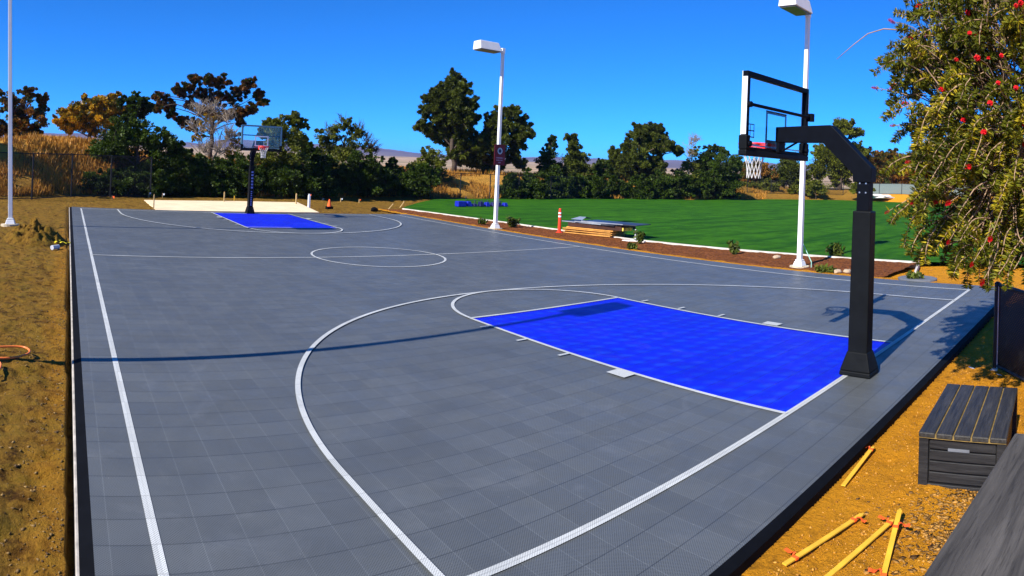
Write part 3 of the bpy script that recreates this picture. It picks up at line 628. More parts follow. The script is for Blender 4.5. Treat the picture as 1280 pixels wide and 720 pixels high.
# ------------------------------------------------------------ basketball hoops
def hoop(label):
    root = empty('basketball_hoop', (0, 0, 0), label, 'basketball hoop', 'basketball hoops of the court')
    # padded lower post with flared foot; post centre t=-.42
    b = MB(); b.box(-.36, .36, -.86, .04, .92, 7.1, (-.34, .34, -.84, .02)); pad = b.build('post_pad', 'pad_vinyl', root, bevel=.06)
    b = MB(); b.box(-.60, .60, -1.12, .32, .012, .22, (-.58, .58, -1.1, .30)); b.box(-.58, .58, -1.1, .30, .22, 1.02, (-.40, .40, -.88, .05)); b.build('foot_pad', 'pad_vinyl', root, bevel=.05)
    b = MB(); b.box(-.25, .25, -.70, -.12, 0, 8.62, (-.25, .25, -.70, -.12)); post = b.build('post', 'black_steel', root, bevel=.02)
    for z in (7.9, 8.3):
        for y in (-.55, -.26):
            for sx in (-1, 1): b = MB(); b.tube([(sx*.25, y, z), (sx*.29, y, z)], .035, 8); b.build('bolt', 'steel_bolt', post)
    # side plates, angled arm, horizontal arm
    b = MB()
    prof = [(-.80, 8.35), (.06, 8.35), (.10, 8.72), (1.60, 10.08), (4.0, 10.08), (4.0, 10.78), (1.22, 10.86), (-.80, 8.98)]
    n = len(prof); v = [(-.31, y, z) for y, z in prof]+[(.31, y, z) for y, z in prof]
    b.add(v, [tuple(range(n-1, -1, -1)), tuple(range(n, 2*n))]+[(i, (i+1) % n, n+(i+1) % n, n+i) for i in range(n)]); b.build('extension_arm', 'black_steel', root, bevel=.02)
    b = MB(); b.tube([(0, 3.0, 10.1), (0, 3.9, 9.62)], .05, 8); b.box(-.3, .3, 3.8, 3.95, 9.6, 10.07); b.build('brace', 'black_steel', root)
    # backboard: frame, glass, bottom pad, target square
    bb = MB(); W, z0, z1, y0, y1 = 3.0, 9.5, 13.0, 3.96, 4.22; w = .22
    for x0, x1, a, c in ((-W, W, z1-w, z1), (-W+.001, W-.001, z0, z0+w)): bb.box(x0, x1, y0, y1, a, c)
    for sx in (-1, 1): bb.box(min(sx*W, sx*(W-w)), max(sx*W, sx*(W-w)), y0+.001, y1-.001, z0+w, z1-w)
    fr = bb.build('backboard_frame', 'black_steel', root, bevel=.01)
    b = MB(); b.box(-W+w, W-w, 4.10, 4.14, z0+w, z1-w); b.build('glass', 'backboard_glass', root)
    b = MB()
    for x0, x1, a, c in ((-W, W, z1-w, z1), (-W, W, z0+.30, z0+.36)): b.box(x0, x1, y1+.002, y1+.03, a, c)
    for sx in (-1, 1):
        b.box(min(sx*W, sx*(W-w)), max(sx*W, sx*(W-w)), y1+.002, y1+.03, z0+.36, z1-w)
        b.box(min(sx*(W+.002), sx*(W+.03)), max(sx*(W+.002), sx*(W+.03)), y0, y1, z0+.75, z1-.25)
    b.build('frame_face', 'board_white' if 'near' in label else 'board_grey', fr)
    b = MB(); b.box(-W-.06, W+.06, y0-.07, y1+.09, z0-.17, z0+.09)
    for sx in (-1, 1): b.box(min(sx*(W-.27), sx*(W+.06)), max(sx*(W-.27), sx*(W+.06)), y0-.07, y1+.09, z0+.09, z0+.72)
    b.build('edge_pad', 'pad_vinyl', root, bevel=.05)
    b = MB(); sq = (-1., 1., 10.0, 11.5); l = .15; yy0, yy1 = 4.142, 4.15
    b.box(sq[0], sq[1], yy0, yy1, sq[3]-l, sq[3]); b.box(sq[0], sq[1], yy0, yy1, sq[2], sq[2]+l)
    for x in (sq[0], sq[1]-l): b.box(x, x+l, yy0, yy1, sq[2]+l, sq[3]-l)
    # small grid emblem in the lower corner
    b.build('target_square', 'board_white' if 'near' not in label else 'board_grey', root)  # near square takes grey: shade on its back put into the colour
    b = MB()
    for i in range(3): b.box(-2.7, -2.0, yy0, yy1, 10.15+.28*i, 10.2+.28*i)
    for i in range(3): b.box(-2.7+.32*i, -2.66+.32*i, yy0-.001, yy1+.001, 10.15, 10.75)
    b.build('corner_emblem', 'board_grey', root)
    b = MB(); b.tube([(-2.85, 3.86, 11.55), (2.85, 3.86, 11.55)], .075, 10); b.tube([(-2.85, 3.82, 11.55), (-2.85, 3.96, 11.55)], .13, 12); b.tube([(2.85, 3.82, 11.55), (2.85, 3.96, 11.55)], .13, 12)
    b.box(2.9, 3.2, 3.7, 3.95, 11.35, 11.75); b.tube([(-2.8, 3.82, 9.85), (-2.8, 3.96, 9.85)], .13, 12); b.tube([(2.8, 3.82, 9.85), (2.8, 3.96, 9.85)], .13, 12)
    b.build('rear_crossbar', 'black_steel', root)
    # rim, bracket, net
    b = MB(); b.tube([(.75*math.cos(a), 5.28+.75*math.sin(a), 10.) for a in np.linspace(0, 2*math.pi, 40, endpoint=False)], .05, 8, closed=True)
    b.box(-.5, .5, 4.34, 4.8, 9.54, 10.03)
    for k_ in range(40):
        a0, a1 = 2*math.pi*k_/40, 2*math.pi*(k_+1)/40; p4 = [(.73*math.cos(a), 5.28+.73*math.sin(a)) for a in (a0, a1)]; b.add([(*p4[0], 9.84), (*p4[1], 9.84), (*p4[1], 9.99), (*p4[0], 9.99)], [(0, 1, 2, 3)])
    b.box(-.28, .28, 4.24, 4.30, 9.55, 10.12); b.add([(-.26, 4.30, 9.98), (.26, 4.30, 9.98), (.55, 4.85, 9.98), (-.55, 4.85, 9.98), (-.22, 4.30, 9.6), (.22, 4.30, 9.6)], [(0, 1, 2, 3), (4, 3, 2, 5), (0, 3, 4), (1, 5, 2)])
    rim = b.build('rim', 'rim_red', root, smooth=False)
    b = MB(); N = 12; prev = None; lv = [(0, .75), (.3, .60), (.6, .47), (.95, .37), (1.3, .33), (1.6, .34)]
    for k in range(len(lv)-1):
        for i in range(N):
            for sgn in (-1, 1):
                a0 = 2*math.pi*(i+.5*(k % 2))/N; a1 = a0+sgn*math.pi/N; (h0, q0), (h1, q1) = lv[k], lv[k+1]
                b.tube([(q0*math.cos(a0), 5.28+q0*math.sin(a0), 9.97-h0), (q1*math.cos(a1), 5.28+q1*math.sin(a1), 9.97-h1)], .019, 5, caps=False)
    b.build('net', 'net_cord', rim)
    return root
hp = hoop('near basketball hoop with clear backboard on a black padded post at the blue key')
hp2 = hoop('far basketball hoop standing at the far baseline before the trees')
hp2.location = Vector((0, 84*FT, 0)); hp2.rotation_euler.z = math.pi
# pale lettering strip down the front pad of the far hoop
for z, x0, x1, h in [(z, -.2, .12, .13) for z in np.linspace(6.2, 3.9, 6)]+[(z, -.12, .1, .07) for z in np.linspace(3.3, 1.3, 8)]:
    b = MB(); b.box(x0, x1, .05, .062, z-h, z+h); b.build('printed_mark', 'marking_pale', hp2)

# ------------------------------------------------------------ storage box, rail, screened fence
bx0, bx1, by0, by1 = -8.6, -3.88, -8.17, -5.62
root = empty('storage_box', (bx0, by0, -.30), 'black plastic storage box with plank-effect lid beside the court', 'storage box', rz=.07)
root.scale.z = 1.06
L_, W_ = bx1-bx0, by1-by0
b = MB(); b.box(.16, L_-.1, .16, W_-.12, .0, 1.32); b.build('box_body', 'box_front', root, bevel=.03)
b = MB()
for x, y in ((.02, .02), (.02, W_-.30), (L_-.26, .02), (L_-.26, W_-.30)): b.box(x, x+.26, y, y+.28, .05, 1.34)
b.box(.06, L_-.02, .06, W_-.04, -.02, .13); b.build('corner_post', 'box_front', root, bevel=.02)
b = MB()
for i in range(4): b.box(.09, .155, .32, W_-.32, .17+.29*i, .43+.29*i)
for i in range(4): b.box(.32, L_-.3, W_-.115, W_-.05, .17+.29*i, .43+.29*i)
b.build('side_plank', 'box_front', root, bevel=.02)
b = MB(); b.box(.055, .09, W_*.42, W_*.42+.62, 1.02, 1.1); b.build('handle', 'cover_grey', root, bevel=.01)
npl = 5; b = MB(); wpl = W_/npl
for i in range(npl): b.box(-.04, L_+.02, i*wpl+.018, (i+1)*wpl-.018, 1.36, 1.50)
lid = b.build('lid', 'box_plastic', root, bevel=.03)
b = MB(); b.box(-.02, L_, .03, W_-.03, 1.345, 1.462); b.build('lid_groove', 'box_groove', lid)

root = empty('deck_railing', (-21.7, -10.1, 6.3), 'weathered grey wooden deck railing cap in the near right corner', 'railing', rz=-.088)
b = MB(); b.box(-12., 0, -1.9, .0, -.16, 0); b.build('cap_board', 'rail_wood', root, bevel=.025)
b = MB(); b.box(-11.9, -.12, -.42, -.30, -.62, -.165); b.build('fascia_board', 'rail_wood', root)
for i, x in enumerate((-.45, -4.3, -8.1, -11.6)):
    b = MB(); b.box(x-.15, x+.15, -.82, -.50, -6.8, -.165); b.build('post', 'rail_wood', root, bevel=.02)
for x in np.arange(-11.2, -.8, .42): b = MB(); b.box(x, x+.12, -.48, -.42, -3.4, -.3); b.build('baluster', 'rail_wood', root)

pA = np.array([4.2, -5.7]); pB = np.array([-.6, -9.4]); pC = np.array([-4., -12.])
fn = fence_run([tuple(pA), tuple(pB), tuple(pC)], 4.0, 'low black fence with dark screen under the bottlebrush', 'screen_black', name='screened_fence', post=.30, z0=-.30)
b = MB(); b.tube([(-.16, -.08, .05), (-.16, -.08, 4.)], .03, 6); b.build('conduit', 'pipe_grey', fn)
o = tag(MB().tube([G(1211, 459, -.3), G(1222, 463, -.34), G(1236, 466, -.34), G(1252, 470, -.36)], .05, 8).build('white_pipe', 'flag_white', smooth=True), 'short white pipe lying on orange dirt before the screened fence', 'pipe')
tag(lump('rock', G(1242, 464, -.38), .22, .2, .14, 'gravel_white', 4), 'white stone at the foot of the screened fence post', 'rock')

# ------------------------------------------------------------ bottlebrush tree
def bottlebrush():
    org = np.array([-1.2, -9.3, -.5]); root = empty('bottlebrush_tree', org, 'weeping bottlebrush with red flowers filling the upper right', 'tree')
    cen = np.array([-2.0, -7.9, 10.6])-org
    mb = MB(); tw = MB(); P_ = []; Dr = []; Tn = []; fl = []
    def env(dv):  # crown radius along direction dv (feet)
        return 1.0
    ex = np.array([4.0, 4.9, 6.4])
    trunk_top = np.array([.1, .5, 6.]); mb.tube([(0, 0, 0), (.15, .1, 2.), (-.1, .3, 4.), trunk_top], [.38, .3, .27, .22], 10)
    for k in range(22):
        dv = rng.normal(size=3); dv[2] = abs(dv[2])*.9+.1; dv /= np.linalg.norm(dv); q = cen+dv*ex*(.55+.25*rng.random()); limb(mb, trunk_top+rng.normal(size=3)*.15, q, .13, .035, -.12, 8, 6)
    starts = []
    for k in range(1250):
        dv = rng.normal(size=3); dv /= np.linalg.norm(dv); rr = .35+.58*rng.random()**.6; lat = 1+.45*max(0, -dv[2])**1.2; starts.append((cen+dv*ex*rr*np.array([lat, lat, 1.12])+np.array([0, 0, .8]), dv))
    # sprays reaching past the crown towards the court
    for uu, vv, dd in ((1125, 60, 25), (1130, 40, 24), (1128, 110, 26), (1125, 150, 25), (1150, 20, 23.5), (1165, 4, 23), (1190, -10, 23), (1130, 85, 24), (1165, 210, 26), (1175, 250, 25), (1185, 330, 24.5), (1200, 345, 24), (1230, 350, 23), (1255, 350, 22), (1180, 320, 24), (1175, 60, 24), (1150, 130, 24), (1175, 290, 25)):
        c = A(uu, vv, dd)-org; dv = c-cen; dv /= np.linalg.norm(dv); 
        for m in range(4): starts.append((c-dv*(.8+rng.random())+rng.normal(size=3)*.45, dv))
    for p, dv in starts:
        L = .9+1.2*rng.random(); n = 9; out = dv*np.array([1, 1, .45])*.8+rng.normal(size=3)*.35; pos = p.copy(); pts = [pos.copy()]; vel = out/np.linalg.norm(out)
        for i in range(n):
            vel = vel+np.array([0, 0, -.09 if dv[2] > .1 else -.17]); vel += rng.normal(size=3)*.10; vel /= np.linalg.norm(vel); pos = pos+vel*L/n; pts.append(pos.copy())
        if min(q[2] for q in pts)+org[2] < 4.3+.5*rng.random(): continue
        tw.tube(pts, [.020*(1-.6*i/n)+.006 for i in range(n+1)], 4, caps=False)
        if rng.random() < .5: limb(tw, p+dv*.5, cen+(p-cen)*.55+rng.normal(size=3)*.4, .020, .032, .1, 6, 4)
        tone = rng.random(); alt = rng.random()
        nl_ = int(46+36*rng.random()); tt = np.concatenate([rng.random(nl_)*.65+.1, 1-rng.random(nl_)**1.5*.28])
        for t in tt:
            fi = min(t, .999)*n; i0 = int(fi); c = pts[i0]+(pts[i0+1]-pts[i0])*(fi-i0); ax = pts[i0+1]-pts[i0]; ax /= np.linalg.norm(ax)
            rd = np.cross(ax, rng.normal(size=3)); rd /= np.linalg.norm(rd); d = ax*.5*rng.random()+rd*.9; d /= np.linalg.norm(d)
            P_.append(c+d*.12); Dr.append(d); Tn.append((min(1, max(0, tone*.55+rng.random()*.5)), min(1, alt*.42+rng.random()*.28), 0))
        if rng.random() < .075: fl.append((pts[-1], pts[-1]-pts[-2]))
        elif rng.random() < .25: # old seed capsules / dry stem
            i0 = 3+int(rng.random()*4); tw.tube(pts[i0:i0+2], .035, 5)
    # one long bare shoot
    tw.tube([A(1130, 38, 24)-org, A(1105, 36, 24.2)-org, A(1085, 42, 24.4)-org, A(1068, 55, 24.6)-org, A(1046, 74, 24.8)-org], [.03, .025, .02, .018, .012], 5)
    # flowers: brush of fine bristles; explicit ones where they catch the eye
    for uu, vv, dd in ((1115, 27, 23.6), (1139, 48, 23.3), (1094, 110, 24.6), (1132, 129, 23.4), (1116, 157, 24.6), (1238, 129, 21), (1178, 112, 22.6), (1160, 238, 23), (1109, 265, 23.4), (1135, 202, 23.5), (1170, 252, 22.5), (1238, 298, 20.8), (1186, 302, 22), (1211, 208, 21.5), (1222, 73, 21.5), (1252, 70, 21), (1186, 253, 22.3), (1276, 5, 21), (1228, 352, 21.4), (1230, 165, 21.2), (1248, 104, 21), (1270, 8, 21), (1270, 110, 20.9), (1196, 75, 22.4), (1215, 330, 21.6), (1205, 150, 21.8)):
        c_ = A(uu, vv, dd)-org; t_ = cen+(c_-cen)*.72; fl.append((c_, c_-t_)); limb(tw, t_, c_, .022, .010, -.05, 5, 4)
        for k_ in range(26):
            q_ = rng.random(); d_ = rng.normal(size=3); d_ /= np.linalg.norm(d_); P_.append(t_+(c_-t_)*q_+d_*.09); Dr.append(d_); Tn.append((rng.random(), rng.random()*.6, 0))
    P_ = np.array(P_); Dr = np.array(Dr); Tn = np.array(Tn); n = len(P_)
    e = np.cross(Dr, rng.normal(size=(n, 3))); e /= np.linalg.norm(e, axis=1)[:, None]; s = (.18+.14*rng.random(n))[:, None]
    nrm = np.cross(Dr, e); L = Dr*s*.5; W = e*.028*(.7+.6*rng.random(n))[:, None]
    V = np.stack([P_-L, P_-L*.1+W, P_+L+nrm*.03, P_-L*.1-W], 1).reshape(-1, 3)
    npmesh('crown', V, np.arange(4*n).reshape(-1, 4), 'leaf_bottlebrush', root, attr=('tone', np.repeat(Tn, 4, 0)))
    mb.build('trunk', 'bark_pale', root, smooth=True); tw.build('twigs', 'twig_red', root, smooth=True)
    proto = None
    for c, ax in fl:
        if proto is None:
            m = 170; t = rng.random(m)*.30-.15; ph = rng.random(m)*2*np.pi; rr = np.sqrt(np.clip(1-(t/.17)**2, .1, 1))*.105*(.8+.35*rng.random(m)); a0 = np.stack([0*t, 0*t, t], -1); a1 = np.stack([rr*np.cos(ph), rr*np.sin(ph), t+.03], -1)
            e = np.stack([-np.sin(ph), np.cos(ph), 0*ph], -1)*.006; V = np.stack([a0-e, a0+e, a1+e*1.6, a1-e*1.6], 1).reshape(-1, 3)
            fm = npmesh('flower', V, np.arange(4*m).reshape(-1, 4), 'flower_red', root); proto = fm; o = fm
        else: o = proto.copy(); COL.objects.link(o); o.parent = root
        o.location = Vector([float(x) for x in c])*FT; o.rotation_mode = 'QUATERNION'; o.rotation_quaternion = Vector([float(x) for x in ax]).to_track_quat('Z', 'Y'); s = .6+.35*rng.random(); o.scale = (s, s, s)
bottlebrush()

# ------------------------------------------------------------ small things
def stake(p, q, label, mat='stake_yellow', w=.125, flags=(), group=None):
    p = np.array(p, float); q = np.array(q, float); c = p.copy(); root = empty('survey_stake', c, label, 'stake', group); d = q-p; L = np.linalg.norm(d); dn = d/L
    b = MB(); b.beam((0, 0, 0), d-dn*w, w, w*.25); 
    # pointed tip
    side = np.cross(dn, (0, 0, 1.)); side = side/np.linalg.norm(side) if np.linalg.norm(side) > .1 else np.array([1., 0, 0]); up = np.cross(side, dn)
    e = d-dn*w; t = d; v = [e-side*w/2-up*w*.125, e+side*w/2-up*w*.125, e+side*w/2+up*w*.125, e-side*w/2+up*w*.125, t]
    b.add(v, [(0, 1, 4), (1, 2, 4), (2, 3, 4), (3, 0, 4)]); b.build('wood', mat, root)
    for k, fpos in enumerate(flags):
        c2 = dn*L*fpos; b = MB(); n = 9
        b.beam(c2-dn*w*.4, c2+dn*w*.4, w*1.15, w*.4)
        v = []
        for i in range(n):
            s_ = i/(n-1); off = side*(w*.4+.30*s_)*(1 if k % 2 else -1)+dn*(.10*math.sin(5*s_)+.12*s_)
            v += [c2+off-dn*.05+np.array([0, 0, .03+.04*math.sin(9*s_)]), c2+off+dn*.07+np.array([0, 0, .05*math.cos(7*s_)+.02])]
        b.add(v, [(2*i, 2*i+2, 2*i+3, 2*i+1) for i in range(n-1)]); b.build('ribbon', 'flag_orange', root)
    return root
gs = 'yellow survey stakes lying on the orange dirt'
ng = lambda u, v, dz=.06: (lambda g: np.array([g[0], g[1], float(terr(g[0], g[1]))+dz]))(G(u, v, -.26))
stake(ng(1054, 609), ng(1092, 563, .16), 'short yellow stake lying against the black court edge, highest of the fallen stakes', flags=(.9,), group=gs)
stake(ng(980, 710), ng(1080, 645, .12), 'yellow stake with two orange ribbons, leftmost on the dirt near the court corner', flags=(.12, .85), group=gs)
stake(ng(1025, 731), ng(1117, 656, .15), 'long yellow stake crossing the upright-pointing one, ribbon at its upper end', flags=(.93,), group=gs)
stake(ng(1103, 725, .10), ng(1125, 650, .3), 'yellow stake with its sharp tip pointing up the picture, nearest the railing', flags=(.05, .7), group=gs)
def upright(u, v0, v1, w_px, mat, label, cat='stake', name='survey_stake', flag=None, lean=0, group='stakes and flags at the far end'):
    g = G(u, v0, -.2); d = math.hypot(g[0]-CAM[0], g[1]-CAM[1]); z = float(terr(g[0], g[1])); h = (v0-v1)/FP*d; w = w_px/FP*d
    root = empty(name, (g[0], g[1], z), label, cat, group); b = MB(); top = np.array([lean*h*.8, -lean*h*.6, h]); b.beam((0, 0, -.3), top-np.array([0, 0, w*.5]), w, w*.6); b.beam(top-np.array([0, 0, w*.5]), top, w*.5, w*.4); b.build('wood' if cat == 'stake' else 'pin', mat, root)
    if flag:
        b = MB(); e = np.array([cR[0], cR[1], 0]); fw = flag[1]; v = []
        for i in range(5): 
            s_ = i/4; v += [top+e*fw*s_+np.array([0, 0, -.02-fw*.8-.05*math.sin(3*s_)]), top+e*fw*s_+np.array([0, 0, -.02-.08*math.sin(3*s_)])]
        b.add(v, [(2*i, 2*i+2, 2*i+3, 2*i+1) for i in range(4)]); b.build('flag', flag[0], root)
    return root
upright(192, 262, 243, 2., 'stake_wood', 'pale wooden stake at the left corner of the concrete apron')
upright(280, 253, 240, 1.8, 'stake_wood', 'brown wooden stake behind the concrete apron, left of the far hoop')
upright(293, 251, 245, 1.8, 'stake_yellow', 'short yellowish stake behind the apron just left of the far post')
upright(370, 256, 241.5, 2., 'stake_wood', 'thin wooden stake at the right end of the concrete apron')
upright(386, 260, 242, 3.6, 'flag_white', 'broad white stake with a red band, right of the concrete apron', flag=('flag_orange', .35))
upright(403, 250, 246, 1.2, 'stake_wood', 'small white marker flag right of the broad white stake', 'marker flag', 'marker_flag', ('flag_white', .35))
upright(426, 251, 246, 1.2, 'stake_wood', 'small white marker flag right of the orange marker', 'marker flag', 'marker_flag', ('flag_white', .4))
upright(449, 252, 247, 1.2, 'stake_wood', 'small red marker flag under the willow-like tree', 'marker flag', 'marker_flag', ('flag_orange', .35))
upright(140, 250, 245, 1.2, 'stake_wood', 'small red marker flag at the far left corner', 'marker flag', 'marker_flag', ('flag_orange', .5))
upright(186, 247, 240, 1.2, 'stake_wood', 'small white marker flag at the left foot of the dense dark tree', 'marker flag', 'marker_flag', ('flag_white', .45))
upright(203, 248, 241.5, 1.2, 'stake_wood', 'small white marker flag just right of the apron corner stake', 'marker flag', 'marker_flag', ('flag_white', .45))
upright(483, 261, 252, 1.6, 'stake_wood', 'leaning thin stake near the start of the white curb, left one of the pair', lean=.9)
upright(499, 256, 247.5, 1.8, 'stake_wood', 'leaning thin stake near the start of the white curb, right one of the pair', lean=.7)
# orange cone-like marker
g = G(411.5, 261, -.1); root = empty('traffic_cone', (g[0], g[1], float(terr(g[0], g[1]))), 'small orange cone with a dark foot behind the far key', 'cone')
b = MB(); b.box(-.55, .55, -.55, .55, .0, .5); b.build('foot', 'edge_trim', root, bevel=.05); b = MB(); b.tube([(0, 0, .5), (0, 0, 1.75)], [.42, .12], 14); b.build('body', 'flag_orange', root)
g = G(468, 264, -.1); tag(lump('bag', (g[0], g[1], .15), .75, .5, .45, 'edge_trim', 7), 'small black bag on the dirt behind the far right court corner', 'bag')
# orange channelizer post
g = G(699, 291, -.1); root = empty('delineator_post', (g[0], g[1], -.1), 'bright orange delineator post with white bands beside the stacked panels', 'post')
b = MB(); b.tube([(0, 0, .1), (0, 0, 3.35)], [.24, .17], 14); b.build('tube', 'post_orange', root, smooth=False)
b = MB(); b.tube([(0, 0, -.1), (0, 0, .1), (0, 0, .14)], [.48, .48, .3], 14); b.build('foot', 'post_orange', root)
for z in (2.15, 2.6): b = MB(); b.tube([(0, 0, z), (0, 0, z+.22)], .222, 14); b.build('reflective_band', 'reflector', root)
# stack of panels
gL = G(706, 291, 0); gR = G(765, 297, 0); dirv = np.array([gR[0]-gL[0], gR[1]-gL[1]]); ang = math.atan2(dirv[1], dirv[0]); Lp = float(np.linalg.norm(dirv))
cc_ = np.array([(gL[0]+gR[0])/2, (gL[1]+gR[1])/2]); nv = np.array([-dirv[1], dirv[0]])/Lp
if nv@(CAM[:2]-cc_) > 0: nv = -nv
cc_ = cc_+nv*2.0
root = empty('panel_stack', (cc_[0], cc_[1], -.05), 'stack of plywood and dark panels on the mulch beside the lawn', 'panel stack', rz=ang)
random.seed(3); z = .08
for i in range(6):
    dx, dy, dr = random.uniform(-.5, .4), random.uniform(-.25, .25), random.uniform(-.03, .03); h = random.choice([.07, .09, .12]); c, s_ = math.cos(dr), math.sin(dr)
    X = [(-Lp/2+dx, -2), (Lp/2+dx, -2), (Lp/2+dx, 2), (-Lp/2+dx, 2)]; b = MB(); b.poly([(x*c-y*s_, x*s_+y*c+dy) for x, y in X], z, z+h); b.build('plywood_sheet', 'plywood', root); z += h+.055
    b = MB(); 
    for xx in (-Lp*.35, Lp*.3): b = MB(); b.box(xx, xx+.3, -1.8, 1.8, z-.052, z-.003); b.build('spacer', 'plywood_edge', root)
b = MB(); b.box(-Lp/2+.4, Lp/2+1.3, -1.9, 2.0, z, z+.55); b.build('dark_bundle', 'panel_brown', root); z += .56
for i in range(3):
    dr = (-.05, .04, -.01)[i]; c, s_ = math.cos(dr), math.sin(dr); dx = (-.6, 1.5, 2.6)[i]; X = [(-Lp/2+dx, -2), (Lp/2+dx+1, -2), (Lp/2+dx+1, 2), (-Lp/2+dx, 2)]; b = MB(); b.poly([(x*c-y*s_, x*s_+y*c) for x, y in X], z, z+.09); b.build('dark_panel', 'panel_dark', root)
    b = MB(); b.poly([(x*c-y*s_, x*s_+y*c) for x, y in [(-Lp/2+dx, -2.05), (Lp/2+dx-1, -2.05), (Lp/2+dx-1, -1.92), (-Lp/2+dx, -1.92)]], z+.02, z+.115); b.build('metal_strip', 'sheet_metal', root); z += .12
b = MB(); b.add([(-Lp/2+.2, -1, z+.01), (-Lp/2+2.2, -1.2, z+.02), (-Lp/2+1.6, .8, z+.32), (-Lp/2+.4, .9, z+.3), (-Lp/2+.9, 1.8, z+.03), (-Lp/2+2.4, 1.5, z+.02)], [(0, 1, 2, 3), (3, 2, 5, 4)]); b.build('folded_sheet', 'sheet_metal', root)
for i in range(3): b = MB(); b.box(Lp/2+.9, Lp/2+1.5+.2*i, -1.75+i*.75, -1.45+i*.75, .98, 1.38); b.build('lumber_end', 'lumber_yellow', root, bevel=.02)
# pipe stub and white slab right of the stack
g = G(791, 301, 0); tag(MB().box(-1.3, 1.6, -.45, .45, -.2, .06).build('concrete_block', 'gravel_white', bevel=.03, loc=(g[0], g[1], 0)), 'white concrete block on the mulch right of the stacked panels', 'block').rotation_euler.z = -1.2
g = G(792, 301, -.1); tag(MB().tube([(0, 0, -.2), (0, 0, 1.55)], .10, 8).build('pipe_stub', 'pipe_grey', loc=(g[0]-.6, g[1]-.8, -.1)), 'thin grey upright pipe at the white block by the stacked panels', 'pipe')
g0 = G(1014, 334, -.1); g1 = A(1003, 303, 67)
tag(MB().tube([(0, 0, -.1), (.02, 0, .5), np.array([g1[0]-g0[0], g1[1]-g0[1], g1[2]+.1])], [.05, .05, .04], 8).build('conduit_pipe', 'pipe_green', loc=(g0[0], g0[1], -.1)), 'thin leaning pale green pipe right of the nearest lamp post', 'pipe')
g = G(1147, 348.5, -.05); b = MB(); b.tube([(0, 0, -.3), (0, 0, .10), (0, 0, .14)], [1.75, 1.75, 1.62], 40)
cv = tag(b.build('utility_cover', 'cover_grey', loc=(g[0], g[1], -.08)), 'round grey utility cover at the court edge below the bottlebrush', 'cover')
for (u, v, r_, lab) in ((971, 323, .55, 'pale rock on the mulch left of the nearest lamp post'), (1047, 341, .55, 'tan rock at the court edge right of the lamp post, left one of two'), (1059, 340.5, .5, 'tan rock at the court edge against the hoop post, right one of two')):
    g = G(u, v, -.1); tag(lump('rock', (g[0], g[1], .0), r_, r_*.7, r_*.42, 'rock', int(u) % 7+1), lab, 'rock', 'rocks on the mulch strip')
def weed(u, v, h, n, lab, mat='leaf_weed', sp=.8):
    g = G(u, v, -.1); org = np.array([g[0], g[1], -.15]); P_ = []; b = MB()
    h *= .75; sp *= .8; root = empty('weed', org, lab, 'weed', 'weeds on the mulch strip')
    for k in range(n):
        d = rng.normal(size=2)*sp*.5; q = np.array([d[0], d[1], h*(.5+.6*rng.random())]); limb(b, (d[0]*.2, d[1]*.2, 0), q, .03, .012, 0, 3, 4)
        for j in range(16): P_.append(q*(.35+.65*rng.random())+rng.normal(size=3)*.10)
    V, F = quads(np.array(P_), .26, 2.2, .6); npmesh('leaves', V, F, mat, root, attr=('tone', np.repeat(rng.random((len(P_), 3))*[1, 0, 0], 4, 0))); b.build('stems', 'leaf_weed', root)
weed(1045, 322, 2.1, 20, 'green weed on the curb right of the nearest lamp post', sp=1.1)
weed(918, 318, 1.8, 9, 'thin yellowish weed left of the nearest lamp post')
weed(640, 284, 1.9, 22, 'bright green weed right of the lamp post with the sign', sp=1.4)
weed(603, 281, 1.2, 12, 'low olive weed just left of the lamp post with the sign', sp=1.2)
weed(799, 305, 2.3, 9, 'spindly weed beside the stacked panels')
weed(790, 311, .9, 12, 'low weed in the mulch below the stacked panels', sp=1.2)
weed(1034, 340, .6, 10, 'low green weed patch at the court edge by the lamp post', sp=1.2)
weed(1142, 350, .8, 12, 'green weed in front of the round utility cover', sp=.7)
# blue sports equipment on far lawn edge
gL = G(570, 258.5); gR = G(636, 258.5); dv = gR-gL; ang = math.atan2(dv[1], dv[0]); root = empty('field_equipment', (gL[0], gL[1], .05), 'low row of blue padded field equipment on the far edge of the lawn', 'sports equipment', rz=ang)
b = MB(); b.box(.1, 2.2, -.7, .7, 0, 1.15); b.build('blue_pad', 'blue_vinyl', root, bevel=.15)
random.seed(2)
for i in range(7):
    x = 2.6+i*1.65; h = random.uniform(.6, 1.15); b = MB(); b.box(x, x+random.uniform(.9, 1.45), -.6, .6, .05, h, (x+.1, x+.9, -.4, .4)); b.build('blue_pad', 'blue_dark' if i % 3 else 'blue_vinyl', root, bevel=.1)
b = MB(); b.tube([(2.3, 0, 0), (2.4, 0, 2.2), (3.6, 0, .2)], .06, 6)
for i in range(5): x = 4.6+i*1.7; b.tube([(x, -.3, 0), (x+.2, 0, 1.45), (x+1.0, .3, .2)], .05, 6)
b.tube([(2.4, 0, 1.3), (12.5, 0, 1.1)], .05, 6); b.build('tube_frame', 'blue_dark', root)
